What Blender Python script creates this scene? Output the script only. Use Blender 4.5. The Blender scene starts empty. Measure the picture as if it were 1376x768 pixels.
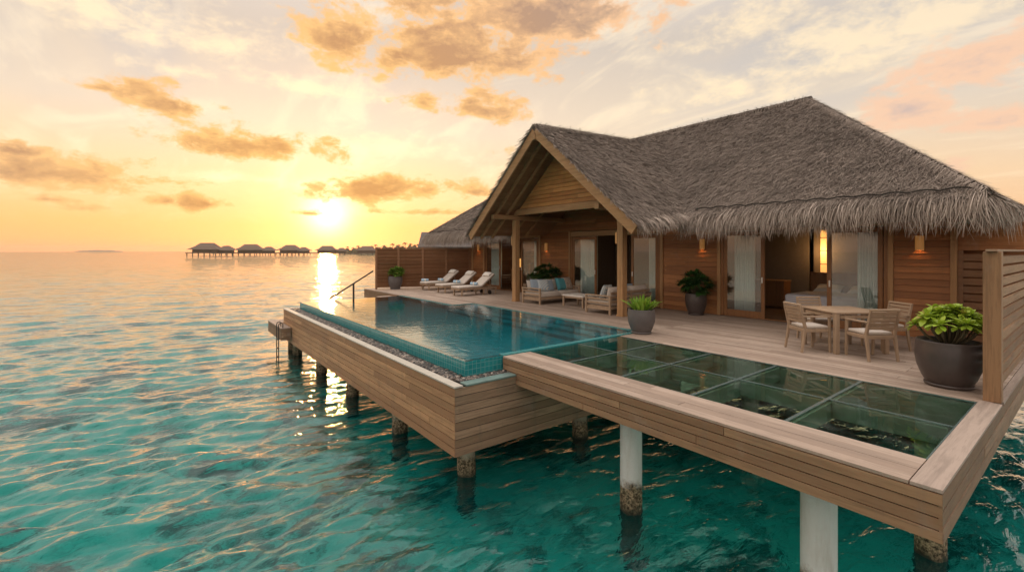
import bpy, bmesh, math, random
import numpy as np
from mathutils import Vector, Matrix
rnd = random.Random(7)
nrs = np.random.RandomState(11)
D = bpy.data
C = bpy.context.scene.collection
PI = math.pi
SC = bpy.context.scene

# ------------------------------------------------------------------ camera
RT = Vector((.6100, .7925, 0)); FW = Vector((-.7925, .6100, 0))
cam = D.cameras.new('camera'); camo = D.objects.new('camera', cam); C.objects.link(camo)
cam.sensor_width = 36; cam.lens = 36 * 617 / 1376; cam.shift_y = -47 / 1376
cam.clip_start = .05; cam.clip_end = 20000
camo.location = (0, 0, 1.85)
camo.rotation_euler = (PI / 2, 0, math.atan2(RT.y, RT.x))
SC.camera = camo

# ------------------------------------------------------------------ sun, sky, exposure
SUN = Vector((-1.0377, .2915, .081)).normalized()
sl = D.lights.new('sun', 'SUN'); so = D.objects.new('sun', sl); C.objects.link(so)
sl.energy = .6; sl.angle = math.radians(1.5); sl.color = (1, .52, .18)
so.rotation_euler = SUN.to_track_quat('Z', 'Y').to_euler()
SC.view_settings.view_transform = 'Standard'; SC.view_settings.look = 'None'
SC.view_settings.exposure = 0.2; SC.view_settings.gamma = 1
SC.cycles.max_bounces = 9; SC.cycles.diffuse_bounces = 3; SC.cycles.glossy_bounces = 4
SC.cycles.transmission_bounces = 6; SC.cycles.transparent_max_bounces = 16
SC.cycles.caustics_reflective = False; SC.cycles.caustics_refractive = True
SC.cycles.sample_clamp_indirect = 4; SC.cycles.blur_glossy = .6
SC.cycles.use_denoising = True


class NT:
    """small helper round a node tree"""
    def __init__(s, tree):
        s.t = tree; tree.nodes.clear()
    def n(s, typ, **kw):
        nd = s.t.nodes.new(typ)
        for k, v in kw.items(): setattr(nd, k, v)
        return nd
    def put(s, sock, v):
        if hasattr(v, 'is_output'): s.t.links.new(v, sock)
        else: sock.default_value = v
    def m(s, op, a, b=None, c=None, clamp=False):
        nd = s.n('ShaderNodeMath', operation=op); nd.use_clamp = clamp
        s.put(nd.inputs[0], a)
        if b is not None: s.put(nd.inputs[1], b)
        if c is not None: s.put(nd.inputs[2], c)
        return nd.outputs[0]
    def dot(s, v, w):
        nd = s.n('ShaderNodeVectorMath', operation='DOT_PRODUCT'); s.put(nd.inputs[0], v); s.put(nd.inputs[1], w)
        return nd.outputs['Value']
    def vm(s, op, v, w):
        nd = s.n('ShaderNodeVectorMath', operation=op); s.put(nd.inputs[0], v); s.put(nd.inputs[1], w)
        return nd.outputs[0]
    def xyz(s, x, y, z):
        nd = s.n('ShaderNodeCombineXYZ'); s.put(nd.inputs[0], x); s.put(nd.inputs[1], y); s.put(nd.inputs[2], z)
        return nd.outputs[0]
    def mix(s, f, a, b, mode='MIX'):
        nd = s.n('ShaderNodeMix', data_type='RGBA', blend_type=mode); nd.clamp_factor = True
        s.put(nd.inputs[0], f); s.put(nd.inputs[6], c4(a)); s.put(nd.inputs[7], c4(b))
        return nd.outputs[2]
    def ramp(s, f, stops, interp='LINEAR'):
        nd = s.n('ShaderNodeValToRGB'); r = nd.color_ramp; r.interpolation = interp
        while len(r.elements) < len(stops): r.elements.new(.5)
        for e, (p, c) in zip(r.elements, stops):
            e.position = p; e.color = c4(c) if not isinstance(c, (int, float)) else (c, c, c, 1)
        s.put(nd.inputs[0], f)
        return nd.outputs[0]
    def noise(s, vec, scale, detail=4, rough=.55, dist=0):
        nd = s.n('ShaderNodeTexNoise'); s.put(nd.inputs['Vector'], vec)
        nd.inputs['Scale'].default_value = scale; nd.inputs['Detail'].default_value = detail
        nd.inputs['Roughness'].default_value = rough; nd.inputs['Distortion'].default_value = dist
        return nd.outputs[0]
    def sstep(s, x, a, b):
        nd = s.n('ShaderNodeMapRange', interpolation_type='SMOOTHSTEP'); s.put(nd.inputs[0], x)
        nd.inputs[1].default_value = a; nd.inputs[2].default_value = b
        return nd.outputs[0]
    def scale(s, vec, sc):
        nd = s.n('ShaderNodeMapping'); s.put(nd.inputs[0], vec); nd.inputs['Scale'].default_value = sc
        return nd.outputs[0]


def c4(c):
    if hasattr(c, 'is_output'): return c
    return (c[0], c[1], c[2], 1)


def make_world():
    w = D.worlds.new('World'); SC.world = w; w.use_nodes = True
    g = NT(w.node_tree)
    d = g.n('ShaderNodeTexCoord').outputs['Generated']
    nrm = g.n('ShaderNodeVectorMath', operation='NORMALIZE'); g.put(nrm.inputs[0], d); d = nrm.outputs[0]
    sx = g.n('ShaderNodeSeparateXYZ'); g.put(sx.inputs[0], d)
    dz = g.m('MAXIMUM', sx.outputs[2], 0.0)
    # azimuth is counted from the villa's long axis corner, so no seam is in the western sky
    az = g.m('ARCTAN2', g.dot(d, RT), g.dot(d, FW)); el = g.m('ARCSINE', sx.outputs[2])
    cosang = g.dot(d, SUN); ang = g.m('ARCCOSINE', g.m('MINIMUM', cosang, .99999))
    sh = Vector((SUN.x, SUN.y, 0)).normalized()
    hl = g.m('SQRT', g.m('MAXIMUM', g.m('SUBTRACT', 1.0, g.m('MULTIPLY', dz, dz)), .0004))
    t = g.sstep(g.m('DIVIDE', g.dot(d, sh), hl), -.5, .98)
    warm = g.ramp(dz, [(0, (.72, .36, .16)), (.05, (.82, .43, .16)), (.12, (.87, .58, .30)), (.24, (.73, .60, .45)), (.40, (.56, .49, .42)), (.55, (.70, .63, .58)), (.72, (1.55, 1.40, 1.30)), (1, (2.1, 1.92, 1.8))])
    cool = g.ramp(dz, [(0, (.64, .49, .38)), (.10, (.66, .52, .42)), (.20, (.56, .50, .46)), (.34, (.46, .46, .47)), (.55, (.66, .62, .60)), (.72, (1.5, 1.38, 1.30)), (1, (2.1, 1.92, 1.8))])  # upper stops of both ramps raised overhead, out of view, to light the deck
    # added bright bank in the unseen eastern sky, lights the deck and facade
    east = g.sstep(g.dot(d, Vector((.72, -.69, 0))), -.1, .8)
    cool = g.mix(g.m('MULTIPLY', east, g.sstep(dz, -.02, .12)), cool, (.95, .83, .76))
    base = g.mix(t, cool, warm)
    # high thin streaks of cirrus
    p = g.n('ShaderNodeVectorMath', operation='SCALE'); g.put(p.inputs[0], d); g.put(p.inputs['Scale'], g.m('DIVIDE', 1.0, g.m('ADD', dz, .16)))
    mp = g.n('ShaderNodeMapping'); g.put(mp.inputs[0], p.outputs[0]); mp.inputs['Rotation'].default_value = (0, 0, math.radians(-38)); mp.inputs['Scale'].default_value = (.7, 1.7, .01)
    ci = g.noise(mp.outputs[0], 1.7, 8, .60, 1.2)
    cim = g.m('MULTIPLY', g.sstep(ci, .47, .70), g.sstep(dz, .02, .2))
    base = g.mix(g.m('MULTIPLY', cim, .50), base, g.mix(t, (.90, .74, .57), (1.0, .82, .56)))
    blue = g.m('MULTIPLY', g.sstep(g.noise(mp.outputs[0], .9, 5, .5, .3), .50, .66), g.sstep(dz, .12, .4))
    base = g.mix(g.m('MULTIPLY', blue, .55), base, (.40, .42, .46))
    crm = [(1010, 35, 80, 34, .8), (1130, 50, 110, 42, .9), (1260, 22, 110, 30, .8), (1090, 95, 90, 18, .6), (300, 60, 130, 30, .5), (150, 20, 120, 22, .5), (240, 95, 60, 10, .7), (420, 120, 90, 16, .6), (985, 130, 90, 22, .5), (520, 200, 120, 14, .6), (330, 240, 120, 8, .5)]
    F = 617.
    q = g.scale(d, (1, 1, 1.9))
    nz = g.m('SUBTRACT', g.noise(q, 16, 9, .66, .2), .5)
    nzs = g.noise(g.vm('ADD', q, tuple(SUN * .03)), 16, 5, .6, .2)
    lit = g.m('MULTIPLY_ADD', g.m('SUBTRACT', nz, g.m('SUBTRACT', nzs, .5)), 3.2, .35, clamp=True)
    nz2 = g.m('SUBTRACT', g.noise(q, 3.6, 3, .5), .5)
    jag = g.m('ADD', g.m('MULTIPLY', nz, 3.9), g.m('MULTIPLY', nz2, 1.7))

    def cloud(bl, edge0, edge1):
        acc = None
        for (px, py, rx, ry, k) in bl:
            a = math.atan((px - 688) / F); cs = math.cos(a)
            e = math.atan((337 - py) / F * cs)
            ra = math.atan((px + rx - 688) / F) - a; re = ry / F * cs * math.cos(e) ** 2
            u = g.m('MULTIPLY', g.m('SUBTRACT', az, a), 1 / ra); v = g.m('MULTIPLY', g.m('SUBTRACT', el, e), 1 / re); v = g.m('MAXIMUM', v, g.m('MULTIPLY', v, -1.7))
            dist = g.m('SQRT', g.m('ADD', g.m('MULTIPLY', u, u), g.m('MULTIPLY', v, v)))
            f = g.m('MULTIPLY', g.m('SUBTRACT', 1.38, dist), k)
            acc = f if acc is None else g.m('MAXIMUM', acc, f)
        return g.m('ADD', g.m('MAXIMUM', acc, -2.), jag)
    f3 = cloud(crm, 0, 1)
    base = g.mix(g.m('MULTIPLY', g.sstep(f3, -.15, 1.25), .8), base, g.mix(t, (.80, .66, .50), (.98, .78, .50)))
    # glow round the low sun
    gl = g.ramp(g.m('DIVIDE', ang, 1.2), [(0, 1.0), (.022, .60), (.045, .28), (.075, .13), (.13, .075), (.26, .03), (.6, .006), (1, 0)])
    glc = g.n('ShaderNodeVectorMath', operation='SCALE'); g.put(glc.inputs[0], g.ramp(ang, [(0, (1, .92, .66)), (.07, (1, .72, .30)), (.16, (1, .58, .18)), (.5, (1, .60, .26))])); g.put(glc.inputs['Scale'], g.m('MULTIPLY', gl, 1.9))
    base = g.mix(1.0, base, glc.outputs[0], 'ADD')
    sky = g.n('ShaderNodeTexSky'); sky.sky_type = 'NISHITA'; sky.sun_disc = False
    sky.sun_elevation = math.asin(SUN.z); sky.sun_rotation = math.atan2(SUN.x, SUN.y)
    sky.air_density = 1.0; sky.dust_density = .4; sky.ozone_density = 2.0
    base = g.mix(1.0, base, g.mix(1.0, sky.outputs[0], (.05, .024, .014), 'MULTIPLY'), 'ADD')
    # single cumulus clouds: azimuth, elevation and size of each
    F = 617.
    blobs = [(95, 236, 118, 27, 1.1), (28, 203, 42, 15, .9), (215, 140, 58, 24, 1.05), (345, 197, 98, 26, 1.1), (290, 180, 30, 14, .9), (460, 58, 52, 50, .85), (618, 78, 115, 52, 1.15), (735, 22, 115, 50, 1.2), (560, 15, 60, 26, .7),
             (500, 257, 64, 22, 1.1), (460, 250, 20, 10, .9), (569, 138, 28, 14, .9), (640, 148, 52, 24, .9), (272, 274, 48, 13, .75), (225, 271, 24, 8, .6), (136, 119, 26, 9, .7), (636, 257, 30, 13, .8),
             (889, 22, 28, 34, .5), (415, 286, 20, 5, .9), (60, 268, 46, 6, .5), (575, 285, 40, 4, .6), (115, 280, 28, 6, .5), (300, 146, 20, 9, .6), (668, 202, 26, 10, .5)]
    pinks = [(1222, 150, 66, 44, 1.2), (1310, 98, 88, 38, 1.2), (1355, 70, 60, 30, 1.0), (1335, 165, 72, 18, 1.0), (1290, 225, 44, 12, .7)]
    f1 = cloud(blobs, 0, 1)
    m1 = g.sstep(f1, .05, .75); core = g.m('SUBTRACT', g.m('MULTIPLY', g.sstep(f1, .30, 1.4), 1.25), g.m('MULTIPLY', lit, .75), clamp=True)
    near = g.sstep(ang, .75, .05)
    edge = g.mix(near, (.88, .51, .25), (1.0, .55, .16)); dark = g.mix(near, (.46, .275, .175), (.64, .30, .085))
    far = g.sstep(ang, .45, .9)
    edge = g.mix(far, edge, (.84, .52, .31)); dark = g.mix(far, dark, (.33, .245, .205))
    base = g.mix(g.m('MULTIPLY', m1, .92), base, g.mix(core, edge, dark))
    f2 = cloud(pinks, 0, 1)
    m2 = g.sstep(f2, .05, .95); core2 = g.sstep(g.m('ADD', f2, g.m('MULTIPLY', nz2, 1.)), 1.0, 2.4)
    base = g.mix(g.m('MULTIPLY', m2, .9), base, g.mix(core2, (.86, .56, .38), (.56, .43, .39)))
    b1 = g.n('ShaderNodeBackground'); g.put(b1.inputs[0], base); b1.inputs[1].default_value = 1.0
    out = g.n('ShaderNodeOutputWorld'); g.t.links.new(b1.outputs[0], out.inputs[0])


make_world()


# ------------------------------------------------------------------ materials
def new_mat(name):
    m = D.materials.new(name); m.use_nodes = True
    return m, NT(m.node_tree)


def finish(g, col, rough=.6, spec=.4, bump=None, bstr=.3, bdist=.01, extra=None):
    b = g.n('ShaderNodeBsdfPrincipled'); g.put(b.inputs['Base Color'], c4(col)); g.put(b.inputs['Roughness'], rough)
    b.inputs['Specular IOR Level'].default_value = spec
    if bump is not None:
        bn = g.n('ShaderNodeBump'); bn.inputs['Strength'].default_value = bstr; bn.inputs['Distance'].default_value = bdist
        g.put(bn.inputs['Height'], bump); g.t.links.new(bn.outputs[0], b.inputs['Normal'])
    if extra: extra(b)
    o = g.n('ShaderNodeOutputMaterial'); g.t.links.new(b.outputs[0], o.inputs[0])
    return b


def island(g):
    return g.n('ShaderNodeNewGeometry').outputs['Random Per Island']


def objc(g):
    return g.n('ShaderNodeTexCoord').outputs['Object']


def wood(name, ca, cb, axis='x', rough=.65, grain=.45, spec=.25, stain=.35, stainc=(.12, .09, .07)):
    m, g = new_mat(name)
    v = objc(g)
    r = island(g)
    off = g.n('ShaderNodeVectorMath', operation='SCALE'); off.inputs[0].default_value = (7, 13, 5); g.put(off.inputs['Scale'], r)
    v = g.vm('ADD', v, off.outputs[0])
    sc = {'x': (.9, 15, 15), 'y': (15, .9, 15), 'z': (15, 15, .9)}[axis]
    s = g.scale(v, sc)
    n1 = g.noise(s, 1.0, 6, .65, .6); n2 = g.noise(s, 3.4, 3, .6)
    col = g.mix(r, ca, cb)
    col = g.mix(g.m('MULTIPLY', g.sstep(n1, .42, .66), grain), col, tuple(x * .45 for x in ca), 'MIX')
    col = g.mix(g.m('MULTIPLY', g.sstep(n2, .52, .7), grain * .7), col, tuple(x * .55 for x in cb))
    big = g.noise(objc(g), .9, 4, .6)
    col = g.mix(g.m('MULTIPLY', g.sstep(big, .52, .75), stain), col, stainc)
    drip = g.noise(g.scale(objc(g), (6, 6, .7)), 1.0, 5, .65)
    col = g.mix(g.m('MULTIPLY', g.sstep(drip, .50, .74), stain * .9), col, stainc)
    col = g.mix(g.m('MULTIPLY', g.sstep(g.noise(objc(g), 2.1, 5, .7), .55, .8), stain * .5), col, (.42, .38, .34))
    finish(g, col, rough, spec, g.m('ADD', n1, g.m('MULTIPLY', n2, .4)), .25, .004)
    return m


def plain(name, col, rough=.6, var=.15, scale=9, spec=.4, bstr=.15, metal=0, isl=0, em=None, ems=0):
    m, g = new_mat(name)
    n = g.noise(objc(g), scale, 5, .6)
    k = tuple(min(1, x * (1 - 2 * var)) for x in col); k2 = tuple(min(1, x * (1 + var)) for x in col)
    c = g.mix(n, k, k2)
    if isl: c = g.mix(g.m('MULTIPLY', island(g), isl), c, tuple(x * .35 for x in col))
    def ex(b):
        b.inputs['Metallic'].default_value = metal
        if em: b.inputs['Emission Color'].default_value = c4(em); b.inputs['Emission Strength'].default_value = ems
    finish(g, c, rough, spec, g.noise(objc(g), scale * 6, 4, .6), bstr, .004, ex)
    return m


def fabric(name, col, scale=60, stripe=None):
    m, g = new_mat(name)
    v = objc(g)
    n = g.noise(v, 7, 4, .6)
    c = g.mix(n, tuple(x * .86 for x in col), tuple(min(1, x * 1.08) for x in col))
    if stripe:
        w = g.n('ShaderNodeTexWave'); w.bands_direction = 'X'; w.inputs['Scale'].default_value = stripe[1]; w.inputs['Distortion'].default_value = stripe[2]
        g.put(w.inputs['Vector'], v)
        c = g.mix(g.sstep(w.outputs[1], .45, .6), c, stripe[0])
    finish(g, c, .9, .15, g.m('ADD', g.noise(v, scale, 2, .5), g.noise(v, 5, 3, .5)), .3, .012)
    return m


def leaf(name, ca, cb, spec=.35, rough=.42, trans=.25):
    m, g = new_mat(name)
    r = island(g)
    n = g.noise(objc(g), 6, 3, .5)
    c = g.mix(r, ca, cb); c = g.mix(g.m('MULTIPLY', n, .5), c, tuple(x * .6 for x in ca)); c = g.mix(g.m('MULTIPLY', g.m('GREATER_THAN', r, .95), .7), c, (.32, .22, .06))
    def ex(b): b.inputs['Subsurface Weight'].default_value = 0
    b = finish(g, c, rough, spec, None, 0, 0, ex)
    tr = g.n('ShaderNodeBsdfTranslucent'); g.put(tr.inputs[0], c)
    mx = g.n('ShaderNodeMixShader'); mx.inputs[0].default_value = trans
    g.t.links.new(b.outputs[0], mx.inputs[1]); g.t.links.new(tr.outputs[0], mx.inputs[2])
    o = [x for x in g.t.nodes if x.type == 'OUTPUT_MATERIAL'][0]
    g.t.links.new(mx.outputs[0], o.inputs[0])
    return m


def thatch_mat(name, ca, cb):
    m, g = new_mat(name)
    r = island(g)
    big = g.noise(objc(g), .55, 4, .6)
    c = g.mix(r, ca, cb)
    c = g.mix(g.m('MULTIPLY', g.sstep(big, .4, .75), .45), c, tuple(x * .55 for x in ca))
    cl = g.noise(g.scale(objc(g), (6, 3, 3)), 1.0, 4, .65)
    c = g.mix(g.m('MULTIPLY', g.sstep(cl, .48, .72), .4), c, tuple(x * .5 for x in ca))
    finish(g, c, .85, .2)
    return m


def pebble_mat():
    m, g = new_mat('pebbles')
    c = g.ramp(island(g), [(0, (.02, .017, .015)), (.45, (.07, .055, .045)), (.7, (.16, .125, .10)), (.9, (.34, .28, .23)), (1, (.5, .45, .4))], 'CONSTANT')
    finish(g, c, .35, .5)
    return m


def tile_mat(name, ca, cb, grout, size, rough=.15, horizontal=False):
    m, g = new_mat(name)
    s = g.n('ShaderNodeSeparateXYZ'); g.put(s.inputs[0], objc(g))
    u = s.outputs[0] if horizontal else g.m('ADD', s.outputs[0], s.outputs[1])
    w = s.outputs[1] if horizontal else s.outputs[2]
    vec = g.xyz(u, g.m('ADD', w, 40.0), 0)
    b = g.n('ShaderNodeTexBrick'); b.offset = 0; b.squash = 1
    g.put(b.inputs['Vector'], vec)
    b.inputs['Color1'].default_value = c4(ca); b.inputs['Color2'].default_value = c4(cb); b.inputs['Mortar'].default_value = c4(grout)
    b.inputs['Scale'].default_value = 1; b.inputs['Mortar Size'].default_value = size * .04; b.inputs['Mortar Smooth'].default_value = .1
    b.inputs['Brick Width'].default_value = size; b.inputs['Row Height'].default_value = size
    c = g.mix(g.m('MULTIPLY', g.noise(vec, 5, 4, .6), .4), b.outputs[0], tuple(x * .6 for x in ca))
    finish(g, c, rough, .5, b.outputs[1], -.2, .003)
    return m


def glass_mat(name, tint, bump=None, rough=.0, dirt=.04, ior=1.5):
    m, g = new_mat(name)
    geo = g.n('ShaderNodeNewGeometry')
    fr = g.n('ShaderNodeFresnel'); fr.inputs[0].default_value = ior
    f = g.m('MULTIPLY', fr.outputs[0], g.m('SUBTRACT', 1.0, geo.outputs['Backfacing']))
    tr = g.n('ShaderNodeBsdfTransparent'); tr.inputs[0].default_value = c4(tint)
    gl = g.n('ShaderNodeBsdfGlossy'); gl.inputs['Roughness'].default_value = rough
    if bump:
        bn = g.n('ShaderNodeBump'); bn.inputs['Strength'].default_value = bump; bn.inputs['Distance'].default_value = .02
        g.put(bn.inputs['Height'], g.noise(objc(g), 1.2, 2, .5)); g.t.links.new(bn.outputs[0], gl.inputs['Normal'])
    df = g.n('ShaderNodeBsdfDiffuse'); df.inputs[0].default_value = (.5, .55, .52, 1)
    m0 = g.n('ShaderNodeMixShader'); g.put(m0.inputs[0], g.m('MULTIPLY', g.sstep(g.noise(objc(g), 3.2, 8, .72), .45, .75), dirt))
    g.t.links.new(tr.outputs[0], m0.inputs[1]); g.t.links.new(df.outputs[0], m0.inputs[2])
    mx = g.n('ShaderNodeMixShader'); g.put(mx.inputs[0], f)
    g.t.links.new(m0.outputs[0], mx.inputs[1]); g.t.links.new(gl.outputs[0], mx.inputs[2])
    o = g.n('ShaderNodeOutputMaterial'); g.t.links.new(mx.outputs[0], o.inputs[0])
    return m


def water_mat(name, tint, body, bodyf, rough, bumps, ior=1.333, gain=1.0):
    """refracting sheet of water with ripples; body is the light scattered back by the water itself"""
    m, g = new_mat(name)
    v = objc(g)
    h = None
    for sc, st, dist in bumps:
        x = g.m('MULTIPLY', g.noise(g.scale(v, sc), 1.0, 3, .55, dist), st)
        h = x if h is None else g.m('ADD', h, x)
    bn = g.n('ShaderNodeBump'); bn.inputs['Strength'].default_value = 1; bn.inputs['Distance'].default_value = 1
    g.put(bn.inputs['Height'], h)
    fr = g.n('ShaderNodeFresnel'); fr.inputs[0].default_value = ior; g.t.links.new(bn.outputs[0], fr.inputs[1])
    geo = g.n('ShaderNodeNewGeometry')
    f = g.m('MULTIPLY', g.m('MINIMUM', g.m('MULTIPLY_ADD', g.m('SUBTRACT', fr.outputs[0], .02), gain, .016, clamp=True), .86), g.m('SUBTRACT', 1.0, geo.outputs['Backfacing']))
    rf = g.n('ShaderNodeBsdfRefraction'); rf.inputs[0].default_value = c4(tint); rf.inputs['Roughness'].default_value = 0; rf.inputs['IOR'].default_value = ior
    g.t.links.new(bn.outputs[0], rf.inputs['Normal'])
    df = g.n('ShaderNodeBsdfDiffuse'); df.inputs[0].default_value = c4(body)
    m0 = g.n('ShaderNodeMixShader'); m0.inputs[0].default_value = bodyf
    g.t.links.new(rf.outputs[0], m0.inputs[1]); g.t.links.new(df.outputs[0], m0.inputs[2])
    gl = g.n('ShaderNodeBsdfGlossy'); gl.inputs['Roughness'].default_value = rough; g.t.links.new(bn.outputs[0], gl.inputs['Normal'])
    mx = g.n('ShaderNodeMixShader'); g.put(mx.inputs[0], f)
    g.t.links.new(m0.outputs[0], mx.inputs[1]); g.t.links.new(gl.outputs[0], mx.inputs[2])
    o = g.n('ShaderNodeOutputMaterial'); g.t.links.new(mx.outputs[0], o.inputs[0])
    return m


M = {}
M['deck'] = wood('deck teak', (.50, .39, .31), (.32, .235, .18), 'x', .6, .55, stain=.4, stainc=(.22, .165, .13))
M['deck_y'] = wood('kerb teak', (.42, .33, .27), (.36, .28, .23), 'y', .6, .5, stain=.3, stainc=(.24, .19, .15))
M['fascia'] = wood('fascia teak', (.41, .25, .14), (.24, .14, .078), 'x', .65, .6, stain=.4, stainc=(.20, .14, .10))
M['fascia_y'] = wood('end fascia teak', (.36, .24, .155), (.22, .14, .085), 'y', .65, .6, stain=.5, stainc=(.13, .11, .08))
M['poolwall'] = wood('pool cladding', (.54, .315, .165), (.31, .17, .09), 'x', .6, .6, stain=.35, stainc=(.2, .13, .09))
M['siding'] = wood('wall siding', (.46, .20, .075), (.25, .10, .037), 'x', .5, .5, stain=.3, stainc=(.14, .065, .03))
M['siding_y'] = wood('side siding', (.34, .16, .07), (.24, .11, .05), 'y', .5, .45, stain=.25, stainc=(.13, .06, .03))
M['post'] = wood('posts', (.44, .25, .115), (.40, .22, .10), 'z', .5, .5, stain=.15, stainc=(.2, .1, .05))
M['postdark'] = wood('screen post', (.33, .185, .095), (.29, .16, .08), 'z', .5, .55, stain=.3, stainc=(.14, .08, .05))
M['beam_x'] = wood('beams along', (.42, .24, .11), (.38, .21, .10), 'x', .5, .5, stain=.15, stainc=(.2, .1, .05))
M['beam_y'] = wood('beams across', (.40, .23, .11), (.34, .19, .09), 'y', .5, .5, stain=.15, stainc=(.2, .1, .05))
M['gable'] = wood('gable boards', (.66, .32, .105), (.42, .185, .06), 'x', .5, .5, stain=.25, stainc=(.2, .1, .05))
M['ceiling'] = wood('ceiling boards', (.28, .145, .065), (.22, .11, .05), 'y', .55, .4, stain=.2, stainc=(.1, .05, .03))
M['door'] = wood('door frames', (.29, .135, .055), (.25, .115, .048), 'z', .4, .4, stain=.1)
M['screen'] = wood('screen slats', (.30, .155, .08), (.24, .12, .06), 'x', .55, .4, stain=.2, stainc=(.1, .06, .03))
M['screen_y'] = wood('screen slats weathered', (.36, .235, .15), (.30, .19, .12), 'y', .6, .45, stain=.25, stainc=(.16, .1, .07))
M['furn'] = wood('furniture teak', (.42, .30, .20), (.36, .25, .165), 'x', .55, .4, stain=.1)
M['furn_z'] = wood('furniture teak upright', (.42, .30, .20), (.36, .25, .165), 'z', .55, .4, stain=.1)
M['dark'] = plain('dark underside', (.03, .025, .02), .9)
M['steel'] = plain('dark steel', (.06, .05, .045), .4, metal=.6)
M['rail'] = plain('dark ladder rail', (.03, .026, .024), .6)
M['bright'] = plain('brushed steel', (.55, .54, .52), .3, metal=.9)
M['pot'] = plain('dark clay', (.075, .056, .050), .38, .3, 5, .5, .1)
M['pot2'] = plain('grey clay', (.12, .105, .10), .5, .2, 5, .4, .1)
M['soil'] = plain('soil', (.03, .022, .016), .95, .3, 30)
M['cush'] = fabric('beige canvas', (.60, .53, .46))
M['white'] = fabric('white canvas', (.72, .67, .60))
M['teal'] = fabric('teal canvas', (.09, .30, .34))
M['blue'] = fabric('blue grey canvas', (.28, .33, .38))
M['striped'] = fabric('striped canvas', (.62, .58, .52), 60, ((.25, .35, .42), 9, .5))
M['pattern'] = fabric('patterned canvas', (.60, .52, .44), 60, ((.30, .22, .17), 14, 9))
M['towel'] = fabric('blue towel', (.12, .33, .52), 120, ((.6, .68, .72), 14, .2))
M['curtain'] = fabric('sheer curtain', (.66, .74, .71))
M['linen'] = fabric('bed linen', (.62, .62, .68))
M['plaster'] = plain('room wall', (.22, .18, .14), .8, .1)
M['roomfloor'] = wood('room floor', (.24, .15, .09), (.19, .115, .07), 'x', .35, .4)
M['tile'] = tile_mat('pool tile', (.012, .20, .215), (.02, .255, .265), (.16, .36, .36), .085)
M['tiletop'] = tile_mat('coping tile', (.05, .25, .26), (.07, .30, .30), (.20, .40, .40), .085, .2, True)
M['basin'] = tile_mat('basin tile', (.02, .50, .56), (.028, .55, .61), (.07, .58, .63), .085, .3)
M['basinfloor'] = tile_mat('basin floor tile', (.02, .50, .56), (.028, .55, .61), (.07, .58, .63), .085, .3, True)
M['under'] = plain('pale painted under frame', (.26, .225, .175), .6, .25, 5)
M['rim'] = plain('pale stone rim', (.52, .48, .41), .45, .15, 6)
M['rimteal'] = plain('green stone rim', (.16, .24, .22), .4, .3, 7)
M['pebble'] = pebble_mat()
M['glassfloor'] = glass_mat('green floor glass', (.76, .93, .87), None, .01, .06, 1.9)
M['pane'] = glass_mat('window glass', (.93, .96, .95), .02, 0, .02, 2.4)
M['bar'] = plain('glazing bar', (.20, .27, .26), .22, .15, 9, .5, metal=.5)
M['leafbright'] = leaf('bright leaves', (.30, .46, .035), (.50, .60, .07))
M['leafblade'] = leaf('blade leaves', (.16, .32, .03), (.36, .50, .06))
M['leafdark'] = leaf('dark leaves', (.035, .105, .022), (.06, .17, .035), .5, .35, .15)
M['leafmid'] = leaf('mid leaves', (.13, .25, .03), (.22, .36, .05))
M['stem'] = plain('stems', (.14, .11, .06), .8)
M['thatch'] = thatch_mat('thatch', (.15, .118, .095), (.43, .355, .295))
M['thatchlight'] = thatch_mat('thatch fringe', (.21, .165, .13), (.60, .50, .42))
M['thatchbase'] = plain('thatch core', (.09, .07, .057), .95, .3, 20)
M['farwood'] = plain('far timber', (.10, .07, .05), .8)
M['farroof'] = plain('far thatch', (.15, .11, .085), .9)
M['shingle'] = wood('grey shingles', (.16, .135, .125), (.13, .11, .10), 'y', .8, .5)
M['fartree'] = leaf('far leaves', (.07, .08, .025), (.10, .11, .04))


def pile_mat(name, pale, z0, z1):
    """concrete pile: bare above, rust and weed towards the tide line, dark growth below it"""
    m, g = new_mat(name)
    v = objc(g); s = g.n('ShaderNodeSeparateXYZ'); g.put(s.inputs[0], v)
    z = g.m('ADD', s.outputs[2], g.m('MULTIPLY', g.m('SUBTRACT', g.noise(v, 7, 6, .7), .5), .42))
    n = g.noise(v, 26, 5, .7)
    band = g.mix(g.sstep(n, .38, .66), (.028, .022, .012), (.36, .28, .17))
    c = g.mix(g.sstep(z, z1 - .10, z1 + .07), band, g.mix(g.m('MULTIPLY', g.sstep(g.noise(g.scale(v, (5, 5, .7)), 1.0, 5, .65), .45, .8), .7), pale, (.30, .24, .16)))
    c = g.mix(g.sstep(z, z0 - .06, z0 + .12), (.022, .028, .018), c)
    finish(g, c, .75, .3, n, .5, .02)
    return m


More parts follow.
